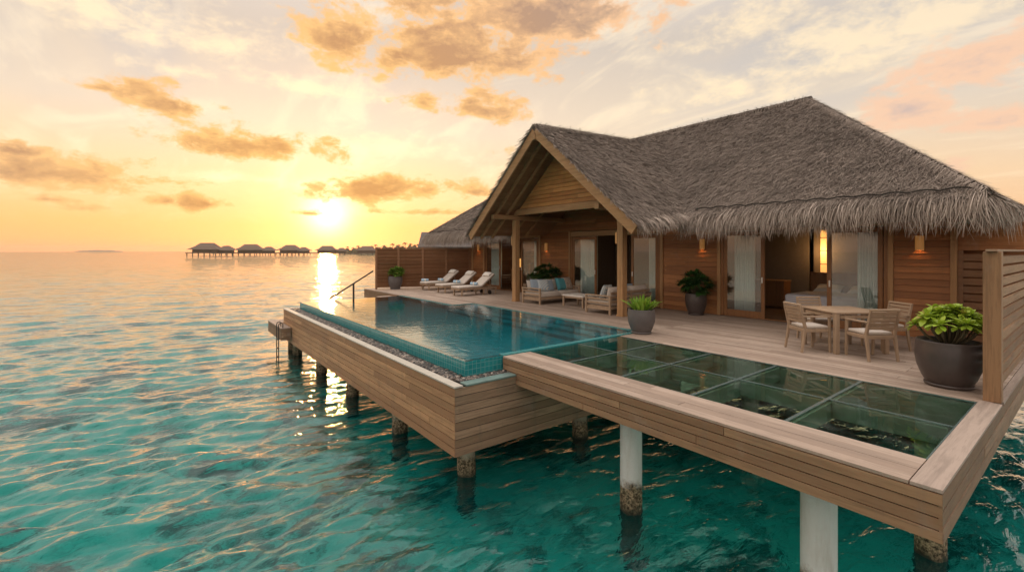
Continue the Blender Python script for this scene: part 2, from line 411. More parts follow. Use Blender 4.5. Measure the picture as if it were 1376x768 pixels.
# ------------------------------------------------------------------ mesh helpers
class MB:
    def __init__(s): s.v = []; s.f = []; s.sm = False
    def add(s, vs, fs):
        o = len(s.v); s.v += [tuple(p) for p in vs]; s.f += [tuple(i + o for i in f) for f in fs]; return s
    def box(s, x0, x1, y0, y1, z0, z1):
        return s.add([(x0, y0, z0), (x1, y0, z0), (x1, y1, z0), (x0, y1, z0), (x0, y0, z1), (x1, y0, z1), (x1, y1, z1), (x0, y1, z1)],
                     [(0, 3, 2, 1), (4, 5, 6, 7), (0, 1, 5, 4), (1, 2, 6, 5), (2, 3, 7, 6), (3, 0, 4, 7)])
    def bar(s, a, b, w, h, up=(0, 0, 1), w2=None, h2=None):
        """square bar from a to b, w across and h along 'up'"""
        a = Vector(a); b = Vector(b); d = (b - a).normalized(); u = Vector(up)
        x = d.cross(u)
        if x.length < 1e-4: x = d.cross(Vector((0, 1, 0)))
        x.normalize(); u = x.cross(d).normalized()
        w2 = w if w2 is None else w2; h2 = h if h2 is None else h2
        vs = []
        for p, ww, hh in ((a, w, h), (b, w2, h2)):
            for i, j in ((-1, -1), (1, -1), (1, 1), (-1, 1)): vs.append(p + x * (i * ww / 2) + u * (j * hh / 2))
        return s.add(vs, [(3, 2, 1, 0), (4, 5, 6, 7), (0, 1, 5, 4), (1, 2, 6, 5), (2, 3, 7, 6), (3, 0, 4, 7)])
    def tube(s, pts, r, n=8, cap=True):
        pts = [Vector(p) for p in pts]; rs = r if isinstance(r, (list, tuple)) else [r] * len(pts)
        vs = []; fs = []
        for k, p in enumerate(pts):
            d = (pts[min(k + 1, len(pts) - 1)] - pts[max(k - 1, 0)]).normalized()
            x = d.orthogonal().normalized() if k == 0 else (x - d * x.dot(d)).normalized()
            y = d.cross(x)
            for i in range(n): a = 2 * PI * i / n; vs.append(p + (x * math.cos(a) + y * math.sin(a)) * rs[k])
        for k in range(len(pts) - 1):
            for i in range(n): fs.append((k * n + i, k * n + (i + 1) % n, (k + 1) * n + (i + 1) % n, (k + 1) * n + i))
        if cap: fs.append(tuple(range(n - 1, -1, -1))); fs.append(tuple((len(pts) - 1) * n + i for i in range(n)))
        return s.add(vs, fs)
    def lathe(s, prof, n=32, c=(0, 0, 0)):
        vs = []; fs = []
        for r, z in prof:
            for i in range(n): a = 2 * PI * i / n; vs.append((c[0] + r * math.cos(a), c[1] + r * math.sin(a), c[2] + z))
        for k in range(len(prof) - 1):
            for i in range(n): fs.append((k * n + i, k * n + (i + 1) % n, (k + 1) * n + (i + 1) % n, (k + 1) * n + i))
        fs.append(tuple(range(n - 1, -1, -1))); fs.append(tuple((len(prof) - 1) * n + i for i in range(n)))
        return s.add(vs, fs)
    def pillow(s, mtx, w, h, t, n=10):
        """puffed cushion, w by h, thickness t, centre at the matrix origin, face along local z"""
        vs = []; fs = []
        for sgn in (1, -1):
            o = len(vs)
            for j in range(n + 1):
                for i in range(n + 1):
                    u = 2 * i / n - 1; v = 2 * j / n - 1
                    k = max(0, (1 - u ** 4) * (1 - v ** 4)) ** .42
                    pin = 1 - .07 * (1 - abs(u) ** 2) * abs(v) ** 3; pin2 = 1 - .07 * (1 - abs(v) ** 2) * abs(u) ** 3
                    vs.append(mtx @ Vector((u * w / 2 * pin2, v * h / 2 * pin, sgn * t / 2 * k)))
            for j in range(n):
                for i in range(n):
                    q = (o + j * (n + 1) + i, o + j * (n + 1) + i + 1, o + (j + 1) * (n + 1) + i + 1, o + (j + 1) * (n + 1) + i)
                    fs.append(q if sgn > 0 else q[::-1])
        s.sm = True
        return s.add(vs, fs)
    def build(s, name, mat, parent=None, bevel=0, smooth=False, base=None, seg=2):
        me = D.meshes.new(name)
        b = base if base is not None else ((0, 0, 0) if parent is None else (0, 0, 0))
        vs = s.v
        if base is not None: vs = [(p[0] - b[0], p[1] - b[1], p[2] - b[2]) for p in s.v]
        me.from_pydata(vs, [], s.f); me.update()
        o = D.objects.new(name, me); C.objects.link(o)
        me.materials.append(mat)
        if smooth or s.sm: me.polygons.foreach_set('use_smooth', [True] * len(me.polygons))
        if parent: o.parent = parent
        elif base is not None: o.location = base
        if bevel:
            md = o.modifiers.new('bevel', 'BEVEL'); md.width = bevel; md.segments = seg; md.limit_method = 'ANGLE'
        return o


def tag(o, label=None, cat=None, group=None, kind=None):
    if label: o['label'] = label
    if cat: o['category'] = cat
    if group: o['group'] = group
    if kind: o['kind'] = kind
    return o


def empty(name, loc, label, cat, rz=0, group=None):
    o = D.objects.new(name, None); C.objects.link(o); o.location = loc; o.rotation_euler = (0, 0, rz); o.empty_display_size = .2
    return tag(o, label, cat, group)


def copy_tree(o, loc=None, rz=None, label=None, parent=None):
    c = o.copy(); C.objects.link(c)
    if parent: c.parent = parent
    if loc is not None: c.location = loc
    if rz is not None: c.rotation_euler = (0, 0, rz)
    if label: c['label'] = label
    for ch in list(o.children): copy_tree(ch, parent=c)
    return c


def boards(mb, x0, x1, y0, y1, ztop, w=.14, gap=.010, th=.028, along='x', jmin=2.6, jmax=4.6):
    """floor boards as separate pieces with end joints"""
    a0, a1, b0, b1 = (x0, x1, y0, y1) if along == 'x' else (y0, y1, x0, x1)
    n = max(1, round((b1 - b0) / w)); w = (b1 - b0) / n
    for k in range(n):
        s = a0; e = a0 + rnd.uniform(.8, jmax)
        while s < a1 - .01:
            if a1 - e < .8: e = a1
            z = ztop + rnd.uniform(-.0012, .0012)
            if along == 'x': mb.box(s + .003, e - .003, b0 + k * w + gap / 2, b0 + (k + 1) * w - gap / 2, z - th, z)
            else: mb.box(b0 + k * w + gap / 2, b0 + (k + 1) * w - gap / 2, s + .0015, e - .0015, z - th, z)
            s = e; e = min(a1, s + rnd.uniform(jmin, jmax))


def cladding(mb, a0, a1, z0, z1, face, axis='x', n=5, gap=.010, th=.025, out=-1, jmin=2.5, jmax=5):
    """horizontal boards on a vertical face; 'face' is the outer plane"""
    h = (z1 - z0) / n
    for k in range(n):
        s = a0; e = min(a1, a0 + rnd.uniform(1, jmax))
        while s < a1 - .01:
            if a1 - e < .7: e = a1
            f = face + rnd.uniform(-.004, .004)
            lo, hi = (f, f + th) if out < 0 else (f - th, f)
            zz0, zz1 = z0 + k * h + gap / 2 + rnd.uniform(-.0015, .0015), z0 + (k + 1) * h - gap / 2 + rnd.uniform(-.0015, .0015)
            if axis == 'x': mb.box(s + .003, e - .003, lo, hi, zz0, zz1)
            else: mb.box(lo, hi, s + .001, e - .001, zz0, zz1)
            s = e; e = min(a1, s + rnd.uniform(jmin, jmax))


def siding(mb, x0, x1, z0, z1, y, h=.14, lim=None, tilt=.024, jmin=1.6, jmax=3.4):
    """lapped horizontal weatherboards on a wall facing -y"""
    n = max(1, round((z1 - z0) / h)); h = (z1 - z0) / n
    for k in range(n):
        za, zb = z0 + k * h, z0 + (k + 1) * h
        xa, xb = x0, x1; xc, xd = x0, x1
        if lim:
            l0 = lim(za); l1 = lim(zb)
            xa, xb = max(x0, l0[0]), min(x1, l0[1]); xc, xd = max(x0, l1[0]), min(x1, l1[1])
            if xb - xa < .02: continue
            if xd < xc: xc = xd = (xc + xd) / 2
        cuts = [0.]; c = rnd.uniform(.7, jmax)
        while c < (xb - xa) - .5: cuts.append(c / (xb - xa)); c += rnd.uniform(jmin, jmax)
        cuts.append(1.)
        for p, q in zip(cuts[:-1], cuts[1:]):
            g = .0015
            A0, A1 = xa + (xb - xa) * p + g, xa + (xb - xa) * q - g
            B0, B1 = xc + (xd - xc) * p + g, xc + (xd - xc) * q - g
            j = rnd.uniform(-.002, .002)
            yb, yt = y - tilt + j, y + .002 + j
            mb.add([(A0, yb, za + .006), (A1, yb, za + .006), (A1, y + .03, za + .006), (A0, y + .03, za + .006), (B0, yt, zb), (B1, yt, zb), (B1, y + .03, zb), (B0, y + .03, zb)],
                   [(0, 3, 2, 1), (4, 5, 6, 7), (0, 1, 5, 4), (1, 2, 6, 5), (2, 3, 7, 6), (3, 0, 4, 7)])


def np_mesh(name, verts, faces, mat, parent=None, smooth=False, base=None):
    me = D.meshes.new(name)
    verts = np.asarray(verts, np.float32)
    if base is not None: verts = verts - np.asarray(base, np.float32)
    faces = np.asarray(faces, np.int32); k = faces.shape[1]
    me.vertices.add(len(verts)); me.vertices.foreach_set('co', verts.ravel())
    me.loops.add(faces.size); me.loops.foreach_set('vertex_index', faces.ravel())
    me.polygons.add(len(faces)); me.polygons.foreach_set('loop_start', np.arange(0, faces.size, k, dtype=np.int32))
    if smooth: me.polygons.foreach_set('use_smooth', np.ones(len(faces), bool))
    me.update(); me.validate()
    o = D.objects.new(name, me); C.objects.link(o); me.materials.append(mat)
    if parent: o.parent = parent
    return o


# ------------------------------------------------------------------ water and sea bed
WZ = -1.9


def polar(rmin, rmax, ratio, nfront, nback):
    fa = math.atan2(FW.y, FW.x)
    a = np.concatenate([np.linspace(fa - 1.25, fa + 1.25, nfront, endpoint=False), np.linspace(fa + 1.25, fa - 1.25 + 2 * PI, nback, endpoint=False)])
    nr = int(math.log(rmax / rmin) / math.log(ratio)) + 1
    r = rmin * ratio ** np.arange(nr)
    R_, A_ = np.meshgrid(r, a, indexing='ij')
    na = len(a)
    i, j = np.meshgrid(np.arange(nr - 1), np.arange(na), indexing='ij'); j2 = (j + 1) % na
    q = np.stack([i * na + j, (i + 1) * na + j, (i + 1) * na + j2, i * na + j2], -1).reshape(-1, 4)
    return R_.ravel(), A_.ravel(), q, na


def make_sea():
    R_, A_, q, na = polar(1.2, 3000, 1.0055, 720, 50)
    x = R_ * np.cos(A_); y = R_ * np.sin(A_); z = np.zeros_like(x)
    cell = R_ * .0050
    main = math.atan2(-.35, .94) + .25
    sh = np.ones_like(x)
    for k in range(80):
        lam = .15 * (1.042 ** k)
        if lam > 4.5: break
        th = main + nrs.normal(0, .36)
        amp = .0195 * lam * nrs.uniform(.5, 1.2)
        if lam > .42: amp *= (.42 / lam) ** 1.0
        kx, ky = 2 * PI / lam * math.cos(th), 2 * PI / lam * math.sin(th)
        ph = kx * x + ky * y + nrs.uniform(0, 6.28)
        fade = np.clip((lam / cell - 3) / 4, 0, 1)
        z += amp * fade * (np.sin(ph) + .22 * np.cos(2 * ph))
    calm = 1 - .78 * np.clip(1 - np.maximum(np.maximum(-20 - x, x + .5), np.maximum(3.5 - y, 0)) / 3.0, 0, 1)
    verts = np.stack([x, y, z * calm], -1)
    verts = np.vstack([verts, [[0, 0, 0]]]); c = len(verts) - 1
    o = np_mesh('water', verts, q, water_mat('sea water', (.155, .76, .75), (.006, .13, .135), .14, .02,
                [((3.8, 1.7, 1), .032, .8), ((11, 6, 1), .008, .5), ((1.4, .55, 1), .07, .5)], 1.333, 2.9), smooth=True)
    o.location = (0, 0, WZ); tag(o, kind='structure', label='teal lagoon water with small golden ripples', cat='sea')
    # bed
    R_, A_, q, na = polar(.8, 3000, 1.06, 120, 60)
    x = R_ * np.cos(A_); y = R_ * np.sin(A_)
    z = .10 * np.sin(x * .9 + 1.3 * np.sin(y * .6)) * np.sin(y * .8) + .08 * np.sin(x * 2.3 + y * 1.7) - np.clip((R_ - 60) / 60, 0, 3)
    m, g = new_mat('sea bed')
    v = objc(g)
    n = g.noise(v, .55, 5, .62, .4); n2 = g.noise(v, 3.2, 6, .7, .6); n3 = g.noise(v, 13, 3, .6)
    c = g.mix(n3, (.54, .60, .52), (.66, .70, .60))
    c = g.mix(g.sstep(g.m('ADD', n, g.m('MULTIPLY', n2, .45)), .68, .86), c, (.05, .10, .085))
    c = g.mix(g.m('MULTIPLY', g.sstep(n2, .52, .66), .4), c, (.10, .18, .15))
    finish(g, c, .95, .05, n2, .6, .08)
    o = np_mesh('seabed', np.stack([x, y, z], -1), q, m, smooth=True)
    o.location = (0, 0, -3.15); tag(o, kind='structure', label='pale sandy lagoon floor with dark weedy patches', cat='sea bed')


make_sea()


def island_mound(name, px0, px1, dist, h, mat, label):
    mb = MB(); n = 40
    def at(px, d): return RT * ((px - 688) / 617 * d) + FW * d
    for k in range(n + 1):
        t = k / n; p = at(px0 + (px1 - px0) * t, dist); b = at(px0 + (px1 - px0) * t, dist * 1.06)
        hh = h * (math.sin(PI * t) ** .5) * rnd.uniform(.65, 1)
        mb.v += [(p.x, p.y, WZ - .5), (p.x * 1.02, p.y * 1.02, WZ + hh), (b.x, b.y, WZ - .5)]
        if k: o = 3 * k; mb.f += [(o - 3, o, o + 1, o - 2), (o - 2, o + 1, o + 2, o - 1)]
    o = mb.build(name, mat, smooth=True); tag(o, kind='structure', label=label, cat='island')


island_mound('far_island', 100, 166, 2600, 10, M['farwood'], 'low flat island on the far left horizon')
island_mound('palm_island', 452, 640, 620, 2.4, M['fartree'], 'low green island behind the water bungalows')

# ------------------------------------------------------------------ the deck
DB = (-8, 8, 0)
deck = empty('wooden_deck', DB, 'weathered grey teak deck on piles with a glass floor corner', 'deck')


def dpart(mb, name, mat, parent=None, bevel=0):
    return mb.build(name, mat, parent or deck, bevel, base=DB)


XR = -.78; XG0, XG1 = -6.50, -.98; YG0, YG1 = 5.42, 7.96
fl = MB()
boards(fl, -22.3, -13.70, 8.0, 12.9, 0)
boards(fl, -13.70, -6.50, 8.82, 12.9, 0)
boards(fl, -6.50, -.86, YG1 + .01, 12.9, 0)
dpart(fl, 'deck_floor', M['deck'])
fr = MB(); boards(fr, XG0, XG1 - .005, 4.80, YG0, 0, w=.155, gap=.004); dpart(fr, 'kerb', M['deck'])
kb = MB(); kb.box(XG1, XR, 4.80, 8.06, -.03, .002); dpart(kb, 'kerb', M['deck_y'], bevel=.004)
kb = MB(); kb.box(-.855, XR, 8.2, 13.0, -.03, .001); dpart(kb, 'kerb', M['deck_y'])
fa = MB(); cladding(fa, XG0, XR, -.42, -.032, 4.80, 'x', 4, out=-1); dpart(fa, 'fascia', M['fascia'])
fa = MB(); cladding(fa, 4.803, 13.0, -.42, -.032, XR, 'y', 3, out=1, jmin=3, jmax=6); dpart(fa, 'end_fascia', M['fascia_y'])
fa = MB(); cladding(fa, -22.3, -18.4, -.42, -.03, 8.0, 'x', 3); dpart(fa, 'fascia', M['fascia'])
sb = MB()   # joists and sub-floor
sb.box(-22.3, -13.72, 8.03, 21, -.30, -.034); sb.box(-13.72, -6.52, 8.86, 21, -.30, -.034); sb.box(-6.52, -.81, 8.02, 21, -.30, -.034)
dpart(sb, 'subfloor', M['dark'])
for y0, y1 in ((4.83, 5.40),):
    b = MB(); b.box(XG0, XG1, y0, y1, -.40, -.034); dpart(b, 'edge_beam', M['beam_x'])
b = MB(); b.box(XG1 + .02, XR - .03, 4.84, 8.0, -.40, -.034); dpart(b, 'edge_beam', M['under'])
xs = [XG0, -5.50, -4.40, -3.28, -2.15, XG1]; YM = 6.66
for x in xs[1:-1]:
    b = MB(); b.box(x - .05, x + .05, YG0, YG1, -.24, -.03); dpart(b, 'joist', M['under'])
for i in range(5):
    b = MB(); b.box(xs[i] + .055, xs[i + 1] - .055, YM - .045, YM + .045, -.22, -.03); dpart(b, 'joist', M['under'])
b = MB(); b.box(XG0, XG1, YG1 - .03, YG1 + .06, -.45, -.036); dpart(b, 'edge_beam', M['under'])
for i in range(5):
    for (ya, yb) in ((YG0 + .005, YM), (YM, YG1)):
        b = MB(); b.box(xs[i] + .021, xs[i + 1] - .021, ya + .016, yb - .016, -.024, -.006)
        dpart(b, 'glass_pane', M['glassfloor'])
for x in xs[1:-1]:
    b = MB(); b.box(x - .019, x + .019, YG0, YG1, -.02, -.001); dpart(b, 'glazing_bar', M['bar'])
for i in range(5):
    b = MB(); b.box(xs[i] + .02, xs[i + 1] - .02, YM - .015, YM + .015, -.02, -.002); dpart(b, 'glazing_bar', M['bar'])
for (x0, x1, y0, y1) in ((XG0, XG1, YG1 - .012, YG1 + .008), (XG0, XG1, YG0 - .004, YG0 + .012), (XG1 - .016, XG1 - .002, YG0 + .013, YG1 - .013)):
    b = MB(); b.box(x0, x1, y0, y1, -.02, -.003); dpart(b, 'glazing_bar', M['bar'])
# timber trays hung under the panes nearest the pool
for i in (0, 1):
    b = MB(); b.box(xs[i] + .05, xs[i + 1] - .05, YM + .4, YG1 - .03, -.60, -.56); b.box(xs[i] + .05, xs[i + 1] - .05, YM + .36, YM + .40, -.60, -.36)
    dpart(b, 'under_tray', M['under'])

# ------------------------------------------------------------------ the pool
PB = (-12, 6, 0)
pool = empty('infinity_pool', PB, 'teal tiled infinity pool clad in horizontal timber boards', 'swimming pool')
PX0, PX1, PY0, PY1, PS = -17.85, -6.53, 4.05, 8.82, -13.70


def ppart(mb, name, mat, parent=None, bevel=0, smooth=False):
    return mb.build(name, mat, parent or pool, bevel, smooth, base=PB)


w = MB(); w.box(PX0, PX1, PY0, PY0 + .12, -1.28, -.004)                    # overflow edge
w.box(PX1 - .12, PX1, PY0 + .121, PY1 - .01, -1.28, -.004)
w.box(PX0, PX0 + .12, PY0 + .121, 7.99, -1.28, -.004)
ppart(w, 'tiled_edge', M['tile'])
t = MB(); t.box(PX1 - .13, PX1 + .0, 4.84, PY1 + .01, -.003, .010); t.box(PS, PX1, PY1 - .12, PY1 + .0, -.003, .008); t.box(PX0, PS, 7.88, 8.0, -.003, .008); t.box(PS - .0, PS + .12, 8.0, PY1 - .12, -.003, .009)
ppart(t, 'coping', M['tiletop'])
ba = MB(); ba.box(PS + .0, PX1 - .12, PY1 - .05, PY1, -1.28, -.004); ba.box(PX0, PS, 7.95, 8.0, -1.28, -.004); ba.box(PS - .05, PS, 8.0, PY1, -1.28, -.004)
ppart(ba, 'basin_wall', M['basin'])
bf = MB(); bf.box(PX0, PX1, PY0, PY1, -1.34, -1.281); ppart(bf, 'basin_floor', M['basinfloor'])
for k, (dz, wd) in enumerate(((-.32, .36), (-.62, .72), (-.92, 1.08))):
    s_ = MB(); s_.box(PS + .05, PX1 - .13, PY1 - .05 - wd, PY1 - .05 - wd + .35, -1.27, dz); ppart(s_, 'pool_step', M['basinfloor'])
wm = water_mat('pool water', (.42, .80, .84), (.008, .11, .13), .05, .01, [((1.6, 2.2, 1), .0045, .8), ((5.5, 7, 1), .0030, .6)], 1.333, 1.6)
x_ = np.linspace(PX0 + .02, PX1 - .02, 60); y_ = np.linspace(PY0 + .01, PY1 - .06, 30)
wv = MB(); wv.add([(PX0 + .02, PY0 + .015, -.0005), (PX1 - .02, PY0 + .015, -.0005), (PX1 - .02, 7.94, -.0005), (PX0 + .02, 7.94, -.0005), (PS, 7.94, -.0005), (PS, PY1 - .05, -.0005), (PX1 - .02, PY1 - .05, -.0005)],
                  [(0, 1, 2, 4, 3), (4, 2, 6, 5)])
ppart(wv, 'pool_water', wm)
# catch channel with pebbles and pale rim
ch = MB(); ch.box(-18.30, -6.125, 3.63, PY0, -1.30, -.30); ch.box(PX1, -6.125, PY0, 9.5, -1.30, -.30); ch.box(-18.30, PX0, PY0, 8.0, -1.30, -.30)
ppart(ch, 'channel_bed', M['dark'])
rm = MB(); rm.box(-18.32, -6.105, 3.588, 3.745, -.262, -.232); ppart(rm, 'rim', M['rim'], bevel=.006)
rm = MB(); rm.box(-6.30, -6.105, 3.803, 4.795, -.264, -.233); ppart(rm, 'rim', M['rimteal'], bevel=.006)
rm = MB(); rm.box(-18.32, -18.14, 3.803, 7.99, -.262, -.234); ppart(rm, 'rim', M['rim'], bevel=.006)
cl = MB(); cladding(cl, -18.305, -6.118, -1.32, -.264, 3.60, 'x', 8, gap=.012); ppart(cl, 'cladding', M['poolwall'])
cl = MB(); cladding(cl, 3.603, 9.5, -1.32, -.266, -6.115, 'y', 8, gap=.012, out=1); ppart(cl, 'cladding', M['fascia_y'])
cl = MB(); cladding(cl, 3.603, 8.0, -1.32, -.266, -18.31, 'y', 8, gap=.012, out=-1); ppart(cl, 'cladding', M['fascia_y'])


def pebbles():
    ico = bmesh.new(); bmesh.ops.create_icosphere(ico, subdivisions=1, radius=1)
    bv = np.array([v.co[:] for v in ico.verts]); bfc = np.array([[v.index for v in f.verts] for f in ico.faces]); ico.free()
    V = []; Fc = []; o = 0
    def put(x0, x1, y0, y1, n):
        nonlocal o
        for _ in range(n):
            r = rnd.uniform(.022, .042)
            c = np.array([rnd.uniform(x0 + r, x1 - r), rnd.uniform(y0 + r, y1 - r), -.262 + rnd.uniform(0, .022)])
            a = rnd.uniform(0, 6.28); R2 = np.array([[math.cos(a), -math.sin(a), 0], [math.sin(a), math.cos(a), 0], [0, 0, 1]])
            V.append((bv * [r * 1.25, r * .9, r * .7]) @ R2.T + c); Fc.append(bfc + o); o += len(bv)
    put(-18.14, PX1, 3.75, PY0, 5200); put(PX1, -6.30, 3.80, 4.85, 420)
    ob = np_mesh('pebble_bed', np.vstack(V), np.vstack(Fc), M['pebble'], pool, True, PB); tag(ob, kind='stuff')


pebbles()

# landing with ladder and handrail at the far end
LB = (-18.9, 4.2, -.75)
land = empty('boarding_steps', LB, 'timber landing and steps with dark handrail beyond the pool', 'steps')
b = MB(); boards(b, -19.25, -16.95, 3.25, 3.57, -.75, along='x'); boards(b, -19.25, -18.34, 3.57, 4.9, -.75, along='y'); b.build('landing', M['deck_y'], land, base=LB)
b = MB(); cladding(b, -19.25, -16.95, -1.16, -.785, 3.26, 'x', 3); cladding(b, 3.28, 3.56, -1.16, -.785, -16.95, 'y', 3, out=1); cladding(b, 3.28, 4.9, -1.16, -.785, -19.25, 'y', 2); b.build('landing_fascia', M['fascia_y'], land, base=LB)
for k in range(5):
    b = MB(); b.box(-19.2, -18.36, 5.1 + k * .58, 5.72 + k * .58, -.66 + k * .13, -.62 + k * .13); b.build('tread', M['deck'], land, base=LB)
b = MB(); b.bar((-18.6, 7.05, 1.02), (-18.6, 4.85, -.30), .045, .05); b.build('handrail', M['steel'], land, base=LB)
for y, z0, z1 in ((6.24, -.4, .55), (4.95, -.75, -.22)):
    b = MB(); b.box(-18.63, -18.57, y - .03, y + .03, z0, z1); b.build('handrail_post', M['steel'], land, base=LB)
for x in (-17.08, -17.40):
    b = MB(); b.tube([(x, 3.21, -1.95), (x, 3.21, -.66), (x, 3.23, -.60), (x, 3.30, -.58), (x, 3.34, -.62), (x, 3.34, -.76)], .016, 8); b.build('ladder_rail', M['rail'], land, base=LB, smooth=True)
for z in (-1.15, -1.45, -1.75):
    b = MB(); b.bar((-17.40, 3.21, z), (-17.08, 3.21, z), .03, .03); b.build('rung', M['rail'], land, base=LB)

# ------------------------------------------------------------------ piles
pm_white = pile_mat('white pile', (.62, .63, .60), WZ + .05, WZ + .42)
pm_dark = pile_mat('weedy pile', (.36, .33, .25), WZ + .02, WZ + .34)


def pile(x, y, r, ztop, mat, label, group=None):
    e = empty('support_pile', (x, y, -3.3), label, 'pile', group=group)
    prof = [(r * 1.05, 0)]
    for k in range(1, 14):
        z = k / 14 * (ztop + 3.3); f = 1.0
        if z - 3.3 < WZ + .35: f = 1.03 + rnd.uniform(-.03, .05)
        prof.append((r * f, z))
    prof.append((r, ztop + 3.3))
    zs = sorted(set([z for _, z in prof] + [3.3 + WZ - .5 + .06 * q for q in range(16)]))
    prof = [(r, z) for z in zs if z <= ztop + 3.3]
    mb = MB(); mb.lathe(prof, 36)
    def rough(p):
        k = max(0., min(1., (3.3 + WZ + .38 - p[2]) / .25)); q = 1 + k * (rnd.uniform(-.015, .075) + .03 * math.sin(p[2] * 9 + p[0] * 20))
        return (p[0] * q, p[1] * q, p[2])
    mb.v = [rough(p) for p in mb.v]
    mb2 = [(p[0] + x, p[1] + y, p[2] - 3.3) for p in mb.v]
    s = MB(); s.v = mb.v; s.f = mb.f
    o = s.build('shaft', mat, e, smooth=True)
    o.location = (0, 0, 0)
    cap = MB(); cap.box(-r * 1.3, r * 1.3, -r * 1.3, r * 1.3, ztop + 3.3 - .05, ztop + 3.3 - .002); cap.build('pile_cap', M['dark'], e)
    return e


# the pile materials are written for world heights, the meshes stand on the bed 3.3 m down
for m_ in (pm_white, pm_dark):
    g_ = m_.node_tree
    tc = [n for n in g_.nodes if n.type == 'TEX_COORD'][0]
    geo = g_.nodes.new('ShaderNodeNewGeometry')
    for l in list(g_.links):
        if l.from_node == tc: g_.links.new(geo.outputs['Position'], l.to_socket)
pile(-4.24, 5.45, .155, -.41, pm_white, 'slim white round pile under the middle of the front beam', None)
pile(-1.86, 5.50, .165, -.41, pm_white, 'thick white round pile nearest the front corner of the deck', None)
pile(-6.62, 4.12, .15, -1.3, pm_dark, 'weedy concrete pile under the near corner of the pool', None)
pile(-6.57, 6.80, .15, -1.3, pm_dark, 'short weedy pile in the shade under the pool end', None)
for k, x in enumerate((-9.0, -11.95, -14.8, -17.9)):
    pile(x, 3.98, .15, -1.3, pm_dark, 'dark pile under the long pool wall, ' + ('first past the near corner', 'second past the near corner', 'third past the near corner', 'fourth, next to the landing')[k], 'dark piles along the pool wall')
pile(-18.9, 4.0, .12, -1.02, pm_dark, 'thin dark pile carrying the boarding landing')
pile(-1.35, 7.6, .15, -.41, pm_dark, 'dark pile under the deck behind the front corner')
pile(-4.3, 9.2, .15, -.41, pm_dark, 'dark pile deep under the deck behind the slim white pile')
for k, (x, y) in enumerate(((-2.6, 12.9), (-9, 11), (-13, 11), (-5.9, 15), (-10, 15))):
    pile(x, y, .16, -.41 if x > -6 else -.3, pm_dark, 'dark pile in the deep shade under the villa', 'dark piles under the villa')


# ------------------------------------------------------------------ thatch
def blades(tris, dens, length, width, lift, jitter=.35, keep=None):
    """short straw blades lying down the slope; returns verts, quads"""
    P = []; Dn = []; Nn = []
    for a, b, c in tris:
        a, b, c = map(np.array, (a, b, c)); nrm = np.cross(b - a, c - a); ar = np.linalg.norm(nrm) / 2; nrm = nrm / (2 * ar)
        if nrm[2] < 0: nrm = -nrm
        n = int(ar * dens); u = nrs.rand(n, 2); s = u.sum(1) > 1; u[s] = 1 - u[s]
        p = a + u[:, :1] * (b - a) + u[:, 1:] * (c - a)
        if keep is not None: p = p[keep(p)]
        dn = np.array([0, 0, -1.]) + nrm * nrm[2]; dn /= np.linalg.norm(dn)
        P.append(p); Dn.append(np.repeat(dn[None], len(p), 0)); Nn.append(np.repeat(nrm[None], len(p), 0))
    P = np.vstack(P); Dn = np.vstack(Dn); Nn = np.vstack(Nn); n = len(P)
    side = np.cross(Dn, Nn)
    L = length * nrs.uniform(.55, 1.3, (n, 1)); W = width * nrs.uniform(.6, 1.4, (n, 1))
    d = Dn + side * nrs.normal(0, jitter, (n, 1)); d /= np.linalg.norm(d, axis=1, keepdims=True)
    sd = np.cross(d, Nn)
    tw = nrs.normal(0, .5, (n, 1)); sd = sd + Nn * tw; sd /= np.linalg.norm(sd, axis=1, keepdims=True)
    h0 = nrs.uniform(0, .03, (n, 1)); h1 = h0 + lift * nrs.uniform(.1, 1.2, (n, 1))
    A = P + Nn * h0; T = P + d * L + Nn * h1
    V = np.stack([A - sd * W / 2, A + sd * W / 2, T + sd * W * .2, T - sd * W * .2], 1).reshape(-1, 3)
    Fq = np.arange(4 * n).reshape(n, 4)
    return V, Fq


def fringe(p0, p1, out, n, drop, reach, width, zj=.05, swirl=.1, hang=None):
    """straw hanging over an eave from p0 to p1"""
    p0, p1, out = map(np.array, (p0, p1, out)); out = out / np.linalg.norm(out)
    al = (p1 - p0) / np.linalg.norm(p1 - p0)
    t = nrs.rand(n, 1); L = drop * nrs.uniform(.55, 1.15, (n, 1))
    clump = .5 + .5 * np.sin(t * np.linalg.norm(p1 - p0) * 7 + 2 * np.sin(t * np.linalg.norm(p1 - p0) * 2.3)); L = L * (.86 + .2 * clump)
    r = p0 + t * (p1 - p0) + out * nrs.uniform(-.12, .06, (n, 1)) + np.array([0, 0, 1.]) * nrs.uniform(-zj, zj, (n, 1))
    R_ = reach * nrs.uniform(.5, 1.25, (n, 1)); dr = nrs.normal(0, swirl, (n, 1)); dr2 = nrs.normal(0, swirl * .7, (n, 1))
    up = np.array([0, 0, 1.])
    q1 = r + out * R_ * .55 - up * L * .30 + al * dr * L * .3
    q2 = r + out * R_ * .9 - up * L * .65 + al * dr * L * .7
    q3 = r + out * R_ * 1.0 - up * L * 1.0 + al * (dr + dr2) * L
    W = width * nrs.uniform(.6, 1.4, (n, 1)); yaw = nrs.uniform(-.9, .9, (n, 1)); sd = al * np.cos(yaw) + out * np.sin(yaw)
    V = np.stack([r - sd * W / 2, r + sd * W / 2, q1 - sd * W / 2, q1 + sd * W / 2, q2 - sd * W * .38, q2 + sd * W * .38, q3 - sd * W * .12, q3 + sd * W * .12], 1).reshape(-1, 3)
    b = np.arange(n)[:, None, None] * 8; f = np.array([[0, 1, 3, 2], [2, 3, 5, 4], [4, 5, 7, 6]])[None]
    return V, (b + f).reshape(-1, 4)


